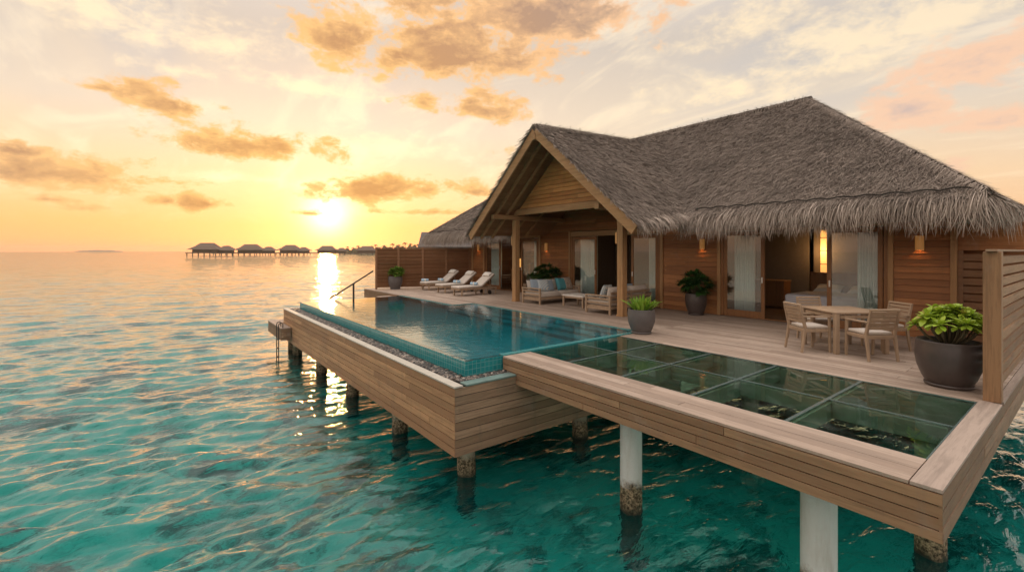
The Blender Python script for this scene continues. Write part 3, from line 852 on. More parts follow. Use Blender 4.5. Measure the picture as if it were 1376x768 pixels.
def joinvf(lst):
    V = []; Fs = []; o = 0
    for v, f in lst: V.append(v); Fs.append(f + o); o += len(v)
    return np.vstack(V), np.vstack(Fs)


# ------------------------------------------------------------------ the villa
VB = (-11, 12.9, 0)
villa = empty('water_villa', VB, 'timber villa with steep grey thatched roofs and open gabled porch', 'villa')


def vpart(mb, name, mat, parent=None, bevel=0, smooth=False):
    return mb.build(name, mat, parent or villa, bevel, smooth, base=VB)


WY = 12.9; ZD = 2.36
GX = -10.70; GL, GR = -14.32, -7.04; GY = 9.1; GZ = 5.66; GE = 2.58


def gz_at(x):    # underside height of the porch roof
    return GZ - .30 - abs(x - GX) * (GZ - GE) / (GR - GX)


def glim(z):
    k = (GZ - .32 - z) / ((GZ - GE) / (GR - GX)); return (GX - k, GX + k)


# wall panels
wl = MB()
for x0, x1 in ((-20.03, -18.98), (-14.74, -12.97), (-8.80, -6.87), (-2.94, -1.98)):
    siding(wl, x0, x1, 0.0, 2.62, WY)
for x0, x1 in ((-20.03, -14.35), (-7.05, -1.98)): siding(wl, x0, x1, 2.62, 2.9, WY + .03)
siding(wl, -14.3, -7.1, 2.62, 5.40, WY, lim=lambda z: (GX - (5.47 - z) / .7956, GX + (5.47 - z) / .7956))
vpart(wl, 'wall', M['siding'])
for x0, x1 in ((-18.98, -14.74), (-12.97, -8.80), (-6.87, -2.94)):
    h = MB(); h.box(x0, x1, WY - .035, WY + .06, ZD + .05, 2.60); vpart(h, 'door_header', M['beam_x'], bevel=.006)
for x in (-20.06, -19.03, -14.78, -12.99, -8.80, -6.89, -2.95, -1.93):
    p = MB(); p.box(x - .05, x + .05, WY - .05, WY + .08, 0, 2.62); vpart(p, 'wall_post', M['post'], bevel=.006)
# side and rear walls, rooms
sw = MB(); sw.box(-20.0, -1.95, 20.9, 21, 0, 2.9); vpart(sw, 'rear_wall', M['siding'])
for x in (-20.05, -1.96):
    sw = MB(); cladding(sw, WY + .06, 20.9, 0, 2.7, x, 'y', 20, out=(-1 if x < -10 else 1), gap=.006, th=.05); vpart(sw, 'side_wall', M['siding_y'])
fl = MB(); fl.box(-19.98, -2.02, WY + .02, 20.9, -.03, .012); vpart(fl, 'room_floor', M['roomfloor'])
ce = MB(); ce.box(-20, -2.0, WY + .09, 20.9, 2.66, 2.72); vpart(ce, 'room_ceiling', M['plaster'])
for x in (-14.3, -7.6):
    iw = MB(); iw.box(x - .06, x + .06, WY + .1, 20.9, .012, 2.66); vpart(iw, 'partition', M['plaster'])
iw = MB(); iw.box(-14.2, -7.7, 17.0, 17.1, .012, 2.66); vpart(iw, 'partition', M['plaster'])
iw = MB(); iw.box(-7.5, -5.9, 16.6, 16.7, .012, 2.66); iw.box(-5.75, -2.05, 16.6, 16.7, .012, 2.66); vpart(iw, 'partition', M['plaster'])
iw = MB(); iw.box(-19.95, -14.4, 17.0, 17.1, .012, 2.66); vpart(iw, 'partition', M['plaster'])


def door_leaf(x0, x1, dy, hx):
    f = MB(); y0, y1 = WY - .02 + dy, WY + .025 + dy; s = .095
    f.box(x0, x0 + s, y0, y1, .02, ZD + .04); f.box(x1 - s, x1, y0, y1, .02, ZD + .04)
    f.box(x0 + s, x1 - s, y0 + .002, y1 - .002, .02, .20); f.box(x0 + s, x1 - s, y0 + .002, y1 - .002, ZD - .08, ZD + .038)
    o = vpart(f, 'sliding_door', M['door'], bevel=.005)
    g = MB(); g.box(x0 + s, x1 - s, y0 + .017, y0 + .025, .20, ZD - .08); vpart(g, 'pane', M['pane'], o)
    h = MB(); h.box(hx - .018, hx + .018, y0 - .022, y0 - .001, .98, 1.14); vpart(h, 'handle', M['bright'], o, .006)


def door_frame(x0, x1):
    f = MB(); f.box(x0, x0 + .075, WY - .03, WY + .13, .014, ZD + .05); f.box(x1 - .075, x1, WY - .03, WY + .13, .014, ZD + .05)
    f.box(x0 + .075, x1 - .075, WY - .028, WY + .128, .013, .035)
    vpart(f, 'door_frame', M['door'], bevel=.005)


door_frame(-18.98, -14.83); door_leaf(-18.88, -17.66, 0, -17.72); door_leaf(-16.08, -14.92, 0, -16.02)
door_frame(-12.93, -8.86); door_leaf(-12.84, -11.60, 0, -11.66); door_leaf(-10.02, -8.95, 0, -9.96)
door_frame(-6.83, -3.00); door_leaf(-6.75, -5.63, 0, -5.69); door_leaf(-4.18, -3.09, 0, -4.12)

# porch: posts, beams, gable
for x in (-13.30, -8.42):
    p = MB(); p.box(x - .10, x + .10, 10.32, 10.52, 0.002, 2.98); o = vpart(p, 'porch_post', M['post'], bevel=.008)
    f = MB(); f.box(x - .115, x + .115, 10.305, 10.535, .002, .05); vpart(f, 'post_foot', M['post'], o, .004)
    q = MB(); q.box(x - .08, x + .08, 9.35, WY - .03, 2.985, 3.14); vpart(q, 'plate_beam', M['beam_y'], bevel=.008)
tb = MB(); tb.box(-13.35, -8.05, 10.36, 10.48, 3.145, 3.36); vpart(tb, 'tie_beam', M['beam_x'], bevel=.008)
gw = MB(); siding(gw, -14, -7.4, 3.365, 5.28, 10.40, h=.135, lim=glim); vpart(gw, 'gable_wall', M['gable'])
gb = MB(); gb.box(-12.9, -8.5, 10.44, 10.47, 3.37, 3.5); vpart(gb, 'gable_backing', M['dark'])


def V3(*a): return Vector(a)


APX = V3(GX, GY, GZ); EL = V3(GL, GY, GE); ER = V3(GR, GY, GE)
YV = 15.75; ZV = 5.94
VT = V3(GX, YV, ZV); EL2 = V3(GL, 11.5, 2.84); ER2 = V3(GR, 11.5, 2.84)
CRt = V3(-1.30, 11.4, 2.86); CLt = V3(-22.2, 11.4, 2.72); RR = V3(-6.07, 17, 6.82); RL = V3(-17.35, 17, 6.82)
CRb = V3(-1.30, 22.6, 2.86); CLb = V3(-22.2, 22.6, 2.72)


def mainz(y): return 2.86 + (y - 11.4) * (6.82 - 2.86) / 5.6


porch_tris = [(APX, ER, ER2), (APX, ER2, VT), (APX, VT, EL2), (APX, EL2, EL)]
main_tris = [(CLt, V3(GL, 11.4, mainz(11.4)), VT), (CLt, VT, RL), (RL, VT, RR), (VT, CRt, RR), (VT, V3(GR, 11.4, 2.86), CRt)]
right_tris = [(CRt, CRb, RR)]; left_tris = [(CLt, RL, CLb)]
back_tris = [(CRb, CLb, RL), (CRb, RL, RR)]


def shell(tris, th):
    mb = MB()
    for a, b, c in tris:
        n = (b - a).cross(c - a).normalized()
        if n.z < 0: b, c = c, b
        dn = V3(0, 0, -th)
        mb.add([a, b, c, a + dn, b + dn, c + dn], [(0, 1, 2), (5, 4, 3), (0, 3, 4, 1), (1, 4, 5, 2), (2, 5, 3, 0)])
    return mb


def fullroof():
    """main thatch core as one closed shell with a sagging, rounded ridge"""
    return shell(main_tris + right_tris + left_tris + back_tris, .24)


roof = vpart(fullroof(), 'thatched_roof', M['thatchbase'])
L_ = [blades(main_tris, 1800, .36, .014, .08, .30)]
L_.append(blades(right_tris + left_tris, 420, .42, .024, .05))
L_.append(blades(back_tris, 90, .5, .05, .05))
v, f = joinvf(L_)
np_mesh('roof_straw', v, f, M['thatch'], roof, False, VB)
# ridge cap rolls
rc = MB(); rc.tube([RL + V3(-.1, 0, -.02), (RL + RR) / 2 + V3(0, 0, -.03), RR + V3(.12, 0, -.01)], .13, 10)
for a, b in ((RR, CRt), (RR, CRb), (RL, CLt), (RL, CLb)): rc.tube([a + V3(0, 0, -.05), a * .5 + b * .5 + V3(0, 0, -.06), b + V3(0, 0, -.06)], .10, 8)
vpart(rc, 'ridge_roll', M['thatchbase'], roof, smooth=True)


def ridgeblades(a, b, r, n, length, width, fall):
    """straw folded over a ridge or hip from a (top) to b"""
    a, b = np.array(a), np.array(b); d = (b - a) / np.linalg.norm(b - a)
    lat = np.cross(d, [0, 0, 1.]); lat /= np.linalg.norm(lat); up = np.cross(lat, d)
    t = nrs.rand(n, 1); th = nrs.uniform(-1.25, 1.25, (n, 1))
    p = a + t * (b - a) + lat * np.sin(th) * r + up * (np.cos(th) * r - r * .45)
    nr = lat * np.sin(th) + up * np.cos(th)
    dr = d * fall + lat * np.sign(th) * np.cos(th) * .9 - up * np.abs(np.sin(th)) * .9 + nrs.normal(0, .25, (n, 3)); dr /= np.linalg.norm(dr, axis=1, keepdims=True)
    sd = np.cross(dr, nr); sd /= np.linalg.norm(sd, axis=1, keepdims=True)
    L = length * nrs.uniform(.5, 1.2, (n, 1)); W = width * nrs.uniform(.6, 1.4, (n, 1))
    T = p + dr * L * .9 - up * L * .25 + nr * .02
    V = np.stack([p - sd * W / 2, p + sd * W / 2, T + sd * W * .2, T - sd * W * .2], 1).reshape(-1, 3)
    return V, np.arange(4 * n).reshape(n, 4)


hip_l = []
for a, b in ((RR, CRt), (RL, CLt), (RR, CRb)): hip_l.append(ridgeblades(a + V3(0, 0, .03), b + V3(0, 0, .03), .13, 4200, .26, .015, .8))
hip_l.append(ridgeblades(RL + V3(0, 0, .03), RR + V3(0, 0, .03), .15, 5000, .26, .015, .1))
v, f = joinvf(hip_l); np_mesh('hip_straw', v, f, M['thatch'], roof, False, VB)
# fringes
fx = []
e = .10
for dens, dr, rc_, wd in ((300, .60, .34, .011), (240, .50, .26, .012), (190, .70, .38, .010)):
    for a, b in (((GR - .05, 11.38, 2.86), (-1.28, 11.38, 2.86)), ((-22.2, 11.38, 2.72), (GL + .05, 11.38, 2.82))):
        a = np.array(a); b = np.array(b); fx.append(fringe(a, b, (0, -1, 0), int(np.linalg.norm(b - a) * dens), dr, rc_, wd))
    fx.append(fringe((-1.30, 11.36, 2.86), (-1.30, 22.6, 2.86), (1, 0, 0), int(11 * dens * .5), dr, rc_ * .8, wd))
    fx.append(fringe((-1.55, 11.38, 2.86), (-1.28, 11.6, 2.86), (.6, -.8, 0), int(dens * .5), dr, rc_, wd))
    fx.append(fringe((-22.2, 11.38, 2.72), (-22.2, 22.6, 2.72), (-1, 0, 0), int(11 * dens * .2), dr, rc_, wd))
v, f = joinvf(fx); np_mesh('eave_fringe', v, f, M['thatchlight'], roof, False, VB)
# scalloped dark line where the upper coat of straw ends over the fringe
for x0, x1, z in ((GR + .3, -1.45, 2.93), (-22.0, GL - .05, 2.80)):
    sc_ = MB(); n = max(1, int((x1 - x0) / .42)); st = (x1 - x0) / n
    for k in range(n):
        pts = [(x0 + k * st + st * i / 5, 11.40 + .0 - .02, z + .035 * math.sin(PI * i / 5) + .03) for i in range(6)]
        sc_.tube(pts, .014, 5)
    vpart(sc_, 'eave_tie', M['dark'], roof)
for x0, x1 in ((GR, -1.34), (-22.16, GL)):
    so_ = MB(); so_.box(x0, x1, 11.46, WY + .5, 2.52, 2.56); so_.box(x0, x1, 11.42, 11.458, 2.42, 2.62); vpart(so_, 'soffit', M['ceiling'], roof)
so_ = MB(); so_.box(-1.338, -1.28, 11.46, 22.5, 2.42, 2.62); vpart(so_, 'soffit', M['ceiling'], roof)

proof = vpart(shell(porch_tris, .16), 'porch_roof', M['thatchbase'])
keepf = lambda p: p[:, 2] > mainz(p[:, 1]) - .05
v, f = joinvf([blades(porch_tris, 2000, .34, .0135, .08, .30, keep=keepf),
               ridgeblades(APX + V3(0, -.02, .02), VT + V3(0, 0, .03), .13, 3800, .26, .014, .1),
               blades([(APX, ER, ER + V3(0, .12, 0)), (APX, ER + V3(0, .12, 0), APX + V3(0, .12, 0)), (APX, EL, EL + V3(0, .12, 0)), (APX, EL + V3(0, .12, 0), APX + V3(0, .12, 0))], 2200, .3, .018, .04, .5)])
np_mesh('porch_straw', v, f, M['thatch'], proof, False, VB)
fx = []
for dens, dr, rc_, wd in ((260, .34, .30, .013), (180, .42, .34, .012)):
    fx.append(fringe(ER + V3(0, .03, .02), ER2 + V3(0, .1, .04), (1, -.12, 0), int(2.5 * dens), dr, rc_, wd))
    fx.append(fringe(EL + V3(0, .03, .02), EL2 + V3(0, .1, .04), (-1, -.12, 0), int(2.5 * dens), dr, rc_, wd))
v, f = joinvf(fx); np_mesh('eave_fringe', v, f, M['thatchlight'], proof, False, VB)
# ceiling, rafters and barge boards of the porch
for sgn in (-1, 1):
    c_ = MB(); ex = GL if sgn < 0 else GR
    a = V3(GX, GY + .06, GZ - .17); b = V3(ex, GY + .06, GE - .17); a2 = V3(GX, WY - .02, GZ - .26); b2 = V3(ex, WY - .02, GE - .06)
    nb = 26
    for k in range(nb):
        p, q = k / nb, (k + 1) / nb - .004 / 4.8
        w0, w1, w2, w3 = a.lerp(b, p), a.lerp(b, q), a2.lerp(b2, q), a2.lerp(b2, p); dn = V3(0, 0, -.025)
        c_.add([w0, w1, w2, w3, w0 + dn, w1 + dn, w2 + dn, w3 + dn], [(0, 1, 2, 3), (7, 6, 5, 4), (0, 4, 5, 1), (1, 5, 6, 2), (2, 6, 7, 3), (3, 7, 4, 0)])
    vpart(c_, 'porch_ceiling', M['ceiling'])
    for y in (9.55, 10.05, 11.0, 11.7):
        r_ = MB(); d_ = V3(0, 0, -.26 + (y - GY) * .03); r_.bar(V3(GX + sgn * .03, y, GZ) + d_, V3(ex - sgn * .02, y, GE) + d_ + V3(0, 0, (y - GY) * .02), .07, .13); vpart(r_, 'rafter', M['beam_x'], bevel=.005)
    g_ = MB(); x1 = ex + sgn * .06; g_.bar(V3(GX, GY + .02, GZ - .17), V3(x1, GY + .02, GE - .17 - .05), .06, .27); vpart(g_, 'barge_board', M['beam_x'], bevel=.006)
rb = MB(); rb.box(GX - .06, GX + .06, GY - .03, WY, GZ - .42, GZ - .22); vpart(rb, 'ridge_beam', M['beam_y'], bevel=.006)
# shower court at the right end of the villa
sh_ = MB(); sh_.box(-1.88, -.86, WY + .06, WY + .14, 1.86, 2.40); vpart(sh_, 'court_lintel', M['siding'], bevel=.005)
sg = MB()
for k in range(11): sg.bar((-1.86, WY + .05, .10 + k * .162), (-.86, WY + .05, .10 + k * .162), .03, .13)
sg.box(-1.88, -1.80, WY + .02, WY + .08, 0, 1.86); vpart(sg, 'slatted_gate', M['screen'])
sg = MB(); sg.box(-1.9, -.86, WY + .5, WY + .56, 0, 1.9); vpart(sg, 'court_wall', M['siding'])


# ------------------------------------------------------------------ screens
def slat_fence(name, p, q, h, label, mat, posts, n, slat, post_w, cap, pm, inset=0.0):
    p = Vector((p[0], p[1], 0)); q = Vector((q[0], q[1], 0)); d = (q - p); L = d.length
    e = empty(name, p, label, 'fence', math.atan2(d.y, d.x))
    for t in posts:
        b = MB(); b.box(t * L - post_w / 2, t * L + post_w / 2, -post_w / 2, post_w / 2, .002, h); b.build('fence_post', pm, e, .006)
    b = MB(); pitch = (h - .12) / n
    for k in range(n):
        z = .08 + (k + .5) * pitch
        b.bar((0, inset, z), (L, inset, z), slat[0], slat[1], (0, slat[2], 1))
    b.build('slats', mat, e)
    if cap: b = MB(); b.box(-post_w / 2, L, -.05, .05, h + .001, h + .03); b.build('cap_rail', mat, e, .004)
    return e


slat_fence('privacy_fence', (-21.62, 8.35), (-20.15, 12.86), 2.0, 'brown louvred timber fence behind the round grey planter and sun loungers', M['screen'], (0, .22, .47, .72, .98), 11, (.02, .205, -.55), .10, True, M['screen'])
f_ = slat_fence('privacy_fence', (-.87, 8.10), (-.87, 13.0), 1.84, 'weathered slatted timber screen with thick square post at the right edge', M['screen_y'], (0.012,), 12, (.03, .104, 0), .16, True, M['postdark'])
for o in f_.children:
    if o.name.startswith('slats'):
        o.data.materials[0] = M['fascia']


# ------------------------------------------------------------------ lamps
def sconce(loc, rz, label, r=.075, h=.31, lit=.6, power=1.5):
    e = empty('wall_lamp', loc, label, 'lamp', rz, 'half round timber wall lamps')
    mb = MB(); n = 12
    ring = [(r * math.cos(-PI * i / n), r * 1.1 * math.sin(-PI * i / n) - .02) for i in range(n + 1)] + [(-r, 0), (r, 0)][:0]
    vs = [(x, y, -h / 2) for x, y in ring] + [(x, y, h / 2) for x, y in ring] + [(x * .85, y * .85, -h / 2) for x, y in ring] + [(x * .85, y * .85, h / 2) for x, y in ring]
    k = len(ring); fs = []
    for i in range(k - 1): fs += [(i, i + 1, k + i + 1, k + i), (2 * k + i + 1, 2 * k + i, 3 * k + i, 3 * k + i + 1), (k + i, k + i + 1, 3 * k + i + 1, 3 * k + i), (i + 1, i, 2 * k + i, 2 * k + i + 1)]
    mb.add(vs, fs); mb.build('lamp_shade', M['lampwood'], e)
    b = MB(); b.box(-r, r, -.02, -.002, -h / 2 - .01, h / 2 + .01); b.build('backplate', M['door'], e)
    b = MB(); b.tube([(0, -.055, -.05), (0, -.055, .05)], .022, 10); b.build('bulb', M['glow'], e, smooth=True)
    l = D.lights.new('lamp_light', 'POINT'); l.energy = power; l.color = (1, .52, .2); l.shadow_soft_size = .02
    lo = D.objects.new('lamp_light', l); C.objects.link(lo); lo.parent = e; lo.location = (0, -.055, -.085)
    return e


M['lampwood'] = plain('lit lamp wood', (.60, .33, .13), .5, .15, 8, em=(1, .42, .10), ems=.10)
M['glow'] = plain('lamp glow', (.9, .6, .3), .5, 0, em=(1, .55, .18), ems=4)
M['shadeglow'] = plain('lit lamp shade', (.9, .6, .3), .8, .1, em=(1, .46, .11), ems=.8)
sconce((-19.50, WY - .012, 2.02), 0, 'wooden wall lamp beside the left bedroom door behind the loungers')
sconce((-14.36, WY - .012, 2.02), 0, 'wooden wall lamp on the wall above the plant behind the striped sofa')
sconce((-7.40, WY - .012, 2.05), 0, 'wooden wall lamp above the dark leafy pot by the bedroom door')
sconce((-2.46, WY - .012, 2.02), 0, 'wooden wall lamp on the right end wall above the slatted chair')
sconce((-13.30 - .10, 10.42, 2.22), -PI / 2, 'wooden lamp on the porch post near the loungers', .09, .32)
sconce((-8.42 - .10, 10.42, 2.22), -PI / 2, 'wooden lamp on the porch post above the sword fern pot', .09, .32)


def indoor_lamp(name, loc, rad, h, foot, label, power):
    e = empty(name, loc, label, 'lamp')
    b = MB(); b.lathe([(rad * .9, foot), (rad, foot + .02), (rad, foot + h * .75), (rad * .8, foot + h * .93), (rad * .3, foot + h)], 20); b.build('lamp_shade', M['shadeglow'], e, smooth=True)
    b = MB(); b.lathe([(.10, 0), (.10, .02), (.02, .04), (.02, foot - .002)], 16); b.build('lamp_base', M['steel'], e, smooth=True)
    l = D.lights.new('lamp_light', 'POINT'); l.energy = power; l.color = (1, .55, .22); l.shadow_soft_size = .1
    lo = D.objects.new('lamp_light', l); C.objects.link(lo); lo.parent = e; lo.location = (0, -.05, foot + h + .12)
    return e


def cabinet(name, loc, sx, sy, sz, label, cat):
    e = empty(name, loc, label, cat)
    b = MB(); b.box(-sx / 2, sx / 2, -sy / 2, sy / 2, .06, sz - .03); b.build('carcass', M['door'], e, .006)
    b = MB(); b.box(-sx / 2 - .02, sx / 2 + .02, -sy / 2 - .02, sy / 2 + .02, sz - .029, sz); b.build('top', M['beam_x'], e, .006)
    b = MB(); b.box(-sx / 2 + .03, sx / 2 - .03, -sy / 2 - .015, -sy / 2 - .001, .10, sz - .06); b.build('drawer_front', M['door'], e, .004)
    for x in (-sx / 2 + .04, sx / 2 - .04):
        b = MB(); b.box(x - .03, x + .03, -sy / 2 + .03, sy / 2 - .03, 0, .059); b.build('foot', M['door'], e)
    return e


cabinet('night_table', (-17.55, 13.9, .012), .55, .5, .95, 'dark bedside cabinet under the arched yellow lamp', 'cabinet')
indoor_lamp('table_lamp', (-17.55, 13.9, .962), .19, .42, .10, 'glowing yellow arched table lamp inside the left room', 6)
cabinet('sideboard', (-9.95, 14.6, .012), .6, .5, .85, 'dark sideboard inside the living room doorway', 'cabinet')
indoor_lamp('table_lamp', (-9.95, 14.6, .862), .14, .34, .28, 'small square glowing lamp inside the living room', 8)
LX = -5.44
e_ = empty('wall_lantern', (LX, 16.58, 1.15), 'tall narrow glowing lantern deep inside the right bedroom', 'lamp')
b = MB(); b.box(-.085, .085, -.10, -.01, 0, 1.35); b.build('lantern_shade', M['shadeglow'], e_, .01)
for z in (0.28, .70, 1.1):
    b = MB(); b.box(-.09, .09, -.106, -.008, z, z + .02); b.build('band', M['door'], e_)
l = D.lights.new('lamp_light', 'POINT'); l.energy = 14; l.color = (1, .55, .22); l.shadow_soft_size = .1
lo = D.objects.new('lamp_light', l); C.objects.link(lo); lo.parent = e_; lo.location = (0, -.35, .7)


def curtain(x0, x1, y, label):
    n = 60; vs = []; fs = []
    for j, z in enumerate((.05, .8, 1.6, 2.5)):
        for i in range(n + 1):
            x = x0 + (x1 - x0) * i / n
            vs.append((x - x0, .045 * math.sin(i * .95) + .012 * math.sin(i * 2.3 + j), z))
    for j in range(3):
        for i in range(n): fs.append((j * (n + 1) + i, j * (n + 1) + i + 1, (j + 1) * (n + 1) + i + 1, (j + 1) * (n + 1) + i))
    mb = MB(); mb.add(vs, fs)
    o = mb.build('curtain', M['curtain'], smooth=True); o.location = (x0, y, 0)
    sd = o.modifiers.new('thick', 'SOLIDIFY'); sd.thickness = .004
    tag(o, label, 'curtain', 'sheer curtains behind the sliding doors')


curtain(-18.70, -17.85, WY + .2, 'pale sheer curtain behind the leftmost sliding glass door')
curtain(-12.62, -11.75, WY + .2, 'pale sheer curtain behind the sliding door beside the sofa wall')
curtain(-9.45, -8.98, WY + .2, 'narrow sheer curtain behind the door glass right of the fern post')
curtain(-6.55, -5.98, WY + .2, 'sheer curtain behind the glass door right of the dark leafy pot')
curtain(-3.62, -3.12, WY + .2, 'sheer curtain behind the glass door beside the dining table')
curtain(-15.4, -14.95, WY + .2, 'narrow sheer curtain behind the glass door beside the porch wall lamp')


def bed(loc, rz, label):
    e = empty('bed', loc, label, 'bed', rz)
    b = MB(); b.box(-.9, .9, -1.0, 1.0, .10, .36); b.build('bed_base', M['door'], e, .01)
    for x in (-.8, .8):
        for y in (-.9, .9):
            b = MB(); b.box(x - .04, x + .04, y - .04, y + .04, 0, .099); b.build('leg', M['door'], e)
    b = MB(); b.box(-.88, .88, -.99, .98, .362, .62); b.build('mattress', M['linen'], e, .05, seg=4)
    b = MB(); b.box(-.93, .93, -1.03, .45, .30, .66); b.build('duvet', M['linen'], e, .08, True, seg=5)
    b = MB(); b.box(-1.0, 1.0, 1.0, 1.08, 0, 1.2); b.build('headboard', M['door'], e, .01)
    for x in (-.42, .42):
        b = MB(); b.pillow(Matrix.Translation((x, .72, .74)) @ Matrix.Rotation(.4, 4, 'X'), .7, .45, .18); b.build('pillow', M['white'], e)
    return e


bed((-4.55, 14.75, .012), 0, 'bed with lilac white covers seen through the open bedroom door')
bed((-16.3, 15.4, .012), PI / 2, 'bed with pale covers in the left room beyond the yellow lamp')
cabinet('desk', (-6.7, 15.9, .012), .9, .5, .9, 'dark desk inside the right bedroom behind the open door', 'cabinet')


# ------------------------------------------------------------------ furniture
def lounger(label):
    e = empty('sun_lounger', (0, 0, 0), label, 'sun lounger', group='sun loungers on the far deck')
    f = MB(); f.box(-.32, -.27, -.95, .98, .24, .31); f.box(.27, .32, -.95, .98, .24, .31); f.box(-.27, .27, -.95, -.90, .245, .305); f.box(-.27, .27, .93, .98, .245, .305)
    for k in range(10): f.box(-.269, .269, -.84 + k * .12, -.77 + k * .12, .285, .302)
    f.build('frame', M['furn'], e, .005)
    for x in (-.29, .29):
        for y in (-.80, .30):
            b = MB(); b.bar((x, y, .24), (x, y, 0.002), .05, .055, (0, 1, 0)); b.build('leg', M['furn_z'], e, .004)
        b = MB(); b.bar((x, .94, .24), (x, .94, .002), .045, .05, (0, 1, 0)); b.build('leg', M['furn_z'], e, .004)
        b = MB(); v_ = MB().lathe([(.085, -.02), (.09, -.01), (.09, .01), (.085, .02)], 18); b.add([(x + p[2], .62 + p[0], .09 + p[1]) for p in v_.v], v_.f); b.build('wheel', M['steel'], e)
    a = math.radians(36)
    m = MB(); m.box(-.31, .31, -.96, .18, .312, .40); o = m.build('mattress', M['cush'], e, .035, True, seg=4)
    T = Matrix.Translation((0, .20, .33)) @ Matrix.Rotation(a, 4, 'X')
    m = MB(); m.box(-.31, .31, .0, .86, .0, .085); m.v = [tuple(T @ Vector(p)) for p in m.v]; m.build('back_cushion', M['cush'], e, .035, True, seg=4)
    fb = MB(); fb.box(-.27, .27, .0, .88, -.035, -.005); fb.v = [tuple(T @ Vector(p)) for p in fb.v]; fb.build('back_frame', M['furn'], e, .004)
    for x in (-.2, .2):
        fb = MB(); fb.bar(T @ Vector((x, .55, -.03)), (x, .75, .29), .03, .03); fb.build('prop', M['furn'], e)
    b = MB(); b.pillow(T @ Matrix.Translation((0, .70, .13)), .50, .24, .11); b.build('headrest', M['white'], e)
    return e


L0 = lounger('beige sun lounger nearest the villa porch post')
L0.location = (-16.42, 10.60, 0); L0.rotation_euler = (0, 0, .04)
copy_tree(L0, (-18.02, 10.72, 0), .04, 'middle of the three beige sun loungers in the row')
copy_tree(L0, (-19.78, 10.84, 0), .05, 'beige sun lounger farthest left, closest to the timber fence')


def towel(loc, rz, label):
    e = empty('rolled_towel', loc, label, 'towel', rz, 'blue towels on the loungers')
    b = MB(); ring = [(-.17, 0, 0), (-.165, 0, 0), (0, 0, 0), (.165, 0, 0), (.17, 0, 0)]
    b.tube([(-.17, 0, .065), (-.16, 0, .065), (0, 0, .065), (.16, 0, .065), (.17, 0, .065)], [.045, .06, .062, .06, .045], 14)
    b.build('roll', M['towel'], e, smooth=True)
    b = MB(); b.tube([(-.03, 0, .065), (.03, 0, .065)], .066, 14); b.build('band', M['white'], e, smooth=True)
    return e


T0 = towel((-16.44, 10.62, .40), .5, 'blue striped towel rolled on the lounger nearest the porch')
copy_tree(T0, (-18.02, 10.72, .40), .7, 'blue striped towel rolled on the middle lounger')
copy_tree(T0, (-19.76, 10.86, .40), .3, 'blue striped towel rolled on the lounger near the fence')
copy_tree(T0, (-19.95, 10.1, .40), 1.2, 'small blue towel at the foot of the farthest lounger')


def sofa(loc, rz, L, label, n):
    """faces local -y, long along x"""
    e = empty('outdoor_sofa', loc, label, 'sofa', rz)
    d = .98; h = L / 2
    f = MB(); f.box(-h + .06, h - .06, -d / 2, -d / 2 + .05, .16, .24); f.box(-h + .06, h - .06, d / 2 - .05, d / 2, .16, .24); f.box(-h + .055, -h + .11, -d / 2 + .05, d / 2 - .05, .162, .238); f.box(h - .11, h - .055, -d / 2 + .05, d / 2 - .05, .162, .238)
    for k in range(8): f.box(-h + .11, h - .11, -d / 2 + .08 + k * .108, -d / 2 + .15 + k * .108, .20, .225)
    f.build('seat_frame', M['furn'], e, .005)
    for sx in (-1, 1):
        x0 = sx * (h - .028)
        for y in (-d / 2 + .03, d / 2 - .03):
            b = MB(); b.box(x0 - .028, x0 + .028, y - .03, y + .03, .002, .52); b.build('leg', M['furn_z'], e, .005)
        b = MB(); b.box(x0 - .035, x0 + .035, -d / 2, d / 2 + .01, .521, .56); b.build('armrest', M['furn'], e, .006)
        b = MB()
        for z in (.13, .30, .42): b.box(x0 - .014, x0 + .014, -d / 2 + .061, d / 2 - .061, z, z + .05)
        b.build('arm_slats', M['furn'], e, .004)
    b = MB()
    for z in (.34, .46, .58): b.box(-h + .06, h - .06, d / 2 - .04, d / 2 - .012, z, z + .08)
    for x in (-h + .4, 0, h - .4): b.box(x - .025, x + .025, d / 2 - .011, d / 2 + .012, .24, .68)
    b.build('back_frame', M['furn'], e, .004)
    w = (L - .14) / n
    for k in range(n):
        x0 = -h + .07 + k * w
        b = MB(); b.box(x0 + .004, x0 + w - .004, -d / 2 + .01, d / 2 - .06, .242, .42); b.build('seat_cushion', M['cush'], e, .045, True, seg=4)
        Tm = Matrix.Translation((x0 + w / 2, d / 2 - .17, .60)) @ Matrix.Rotation(math.radians(78), 4, 'X')
        b = MB(); b.pillow(Tm, w * .98, .42, .24); b.build('back_cushion', M['cush'], e)
    return e


def cushion(loc, rz, tilt, mat, label, s=.45):
    b = MB(); b.pillow(Matrix.Rotation(rz, 4, 'Z') @ Matrix.Rotation(tilt, 4, 'X'), s, s, .16)
    o = b.build('throw_cushion', mat); o.location = loc
    tag(o, label, 'cushion', 'throw cushions on the sofas')


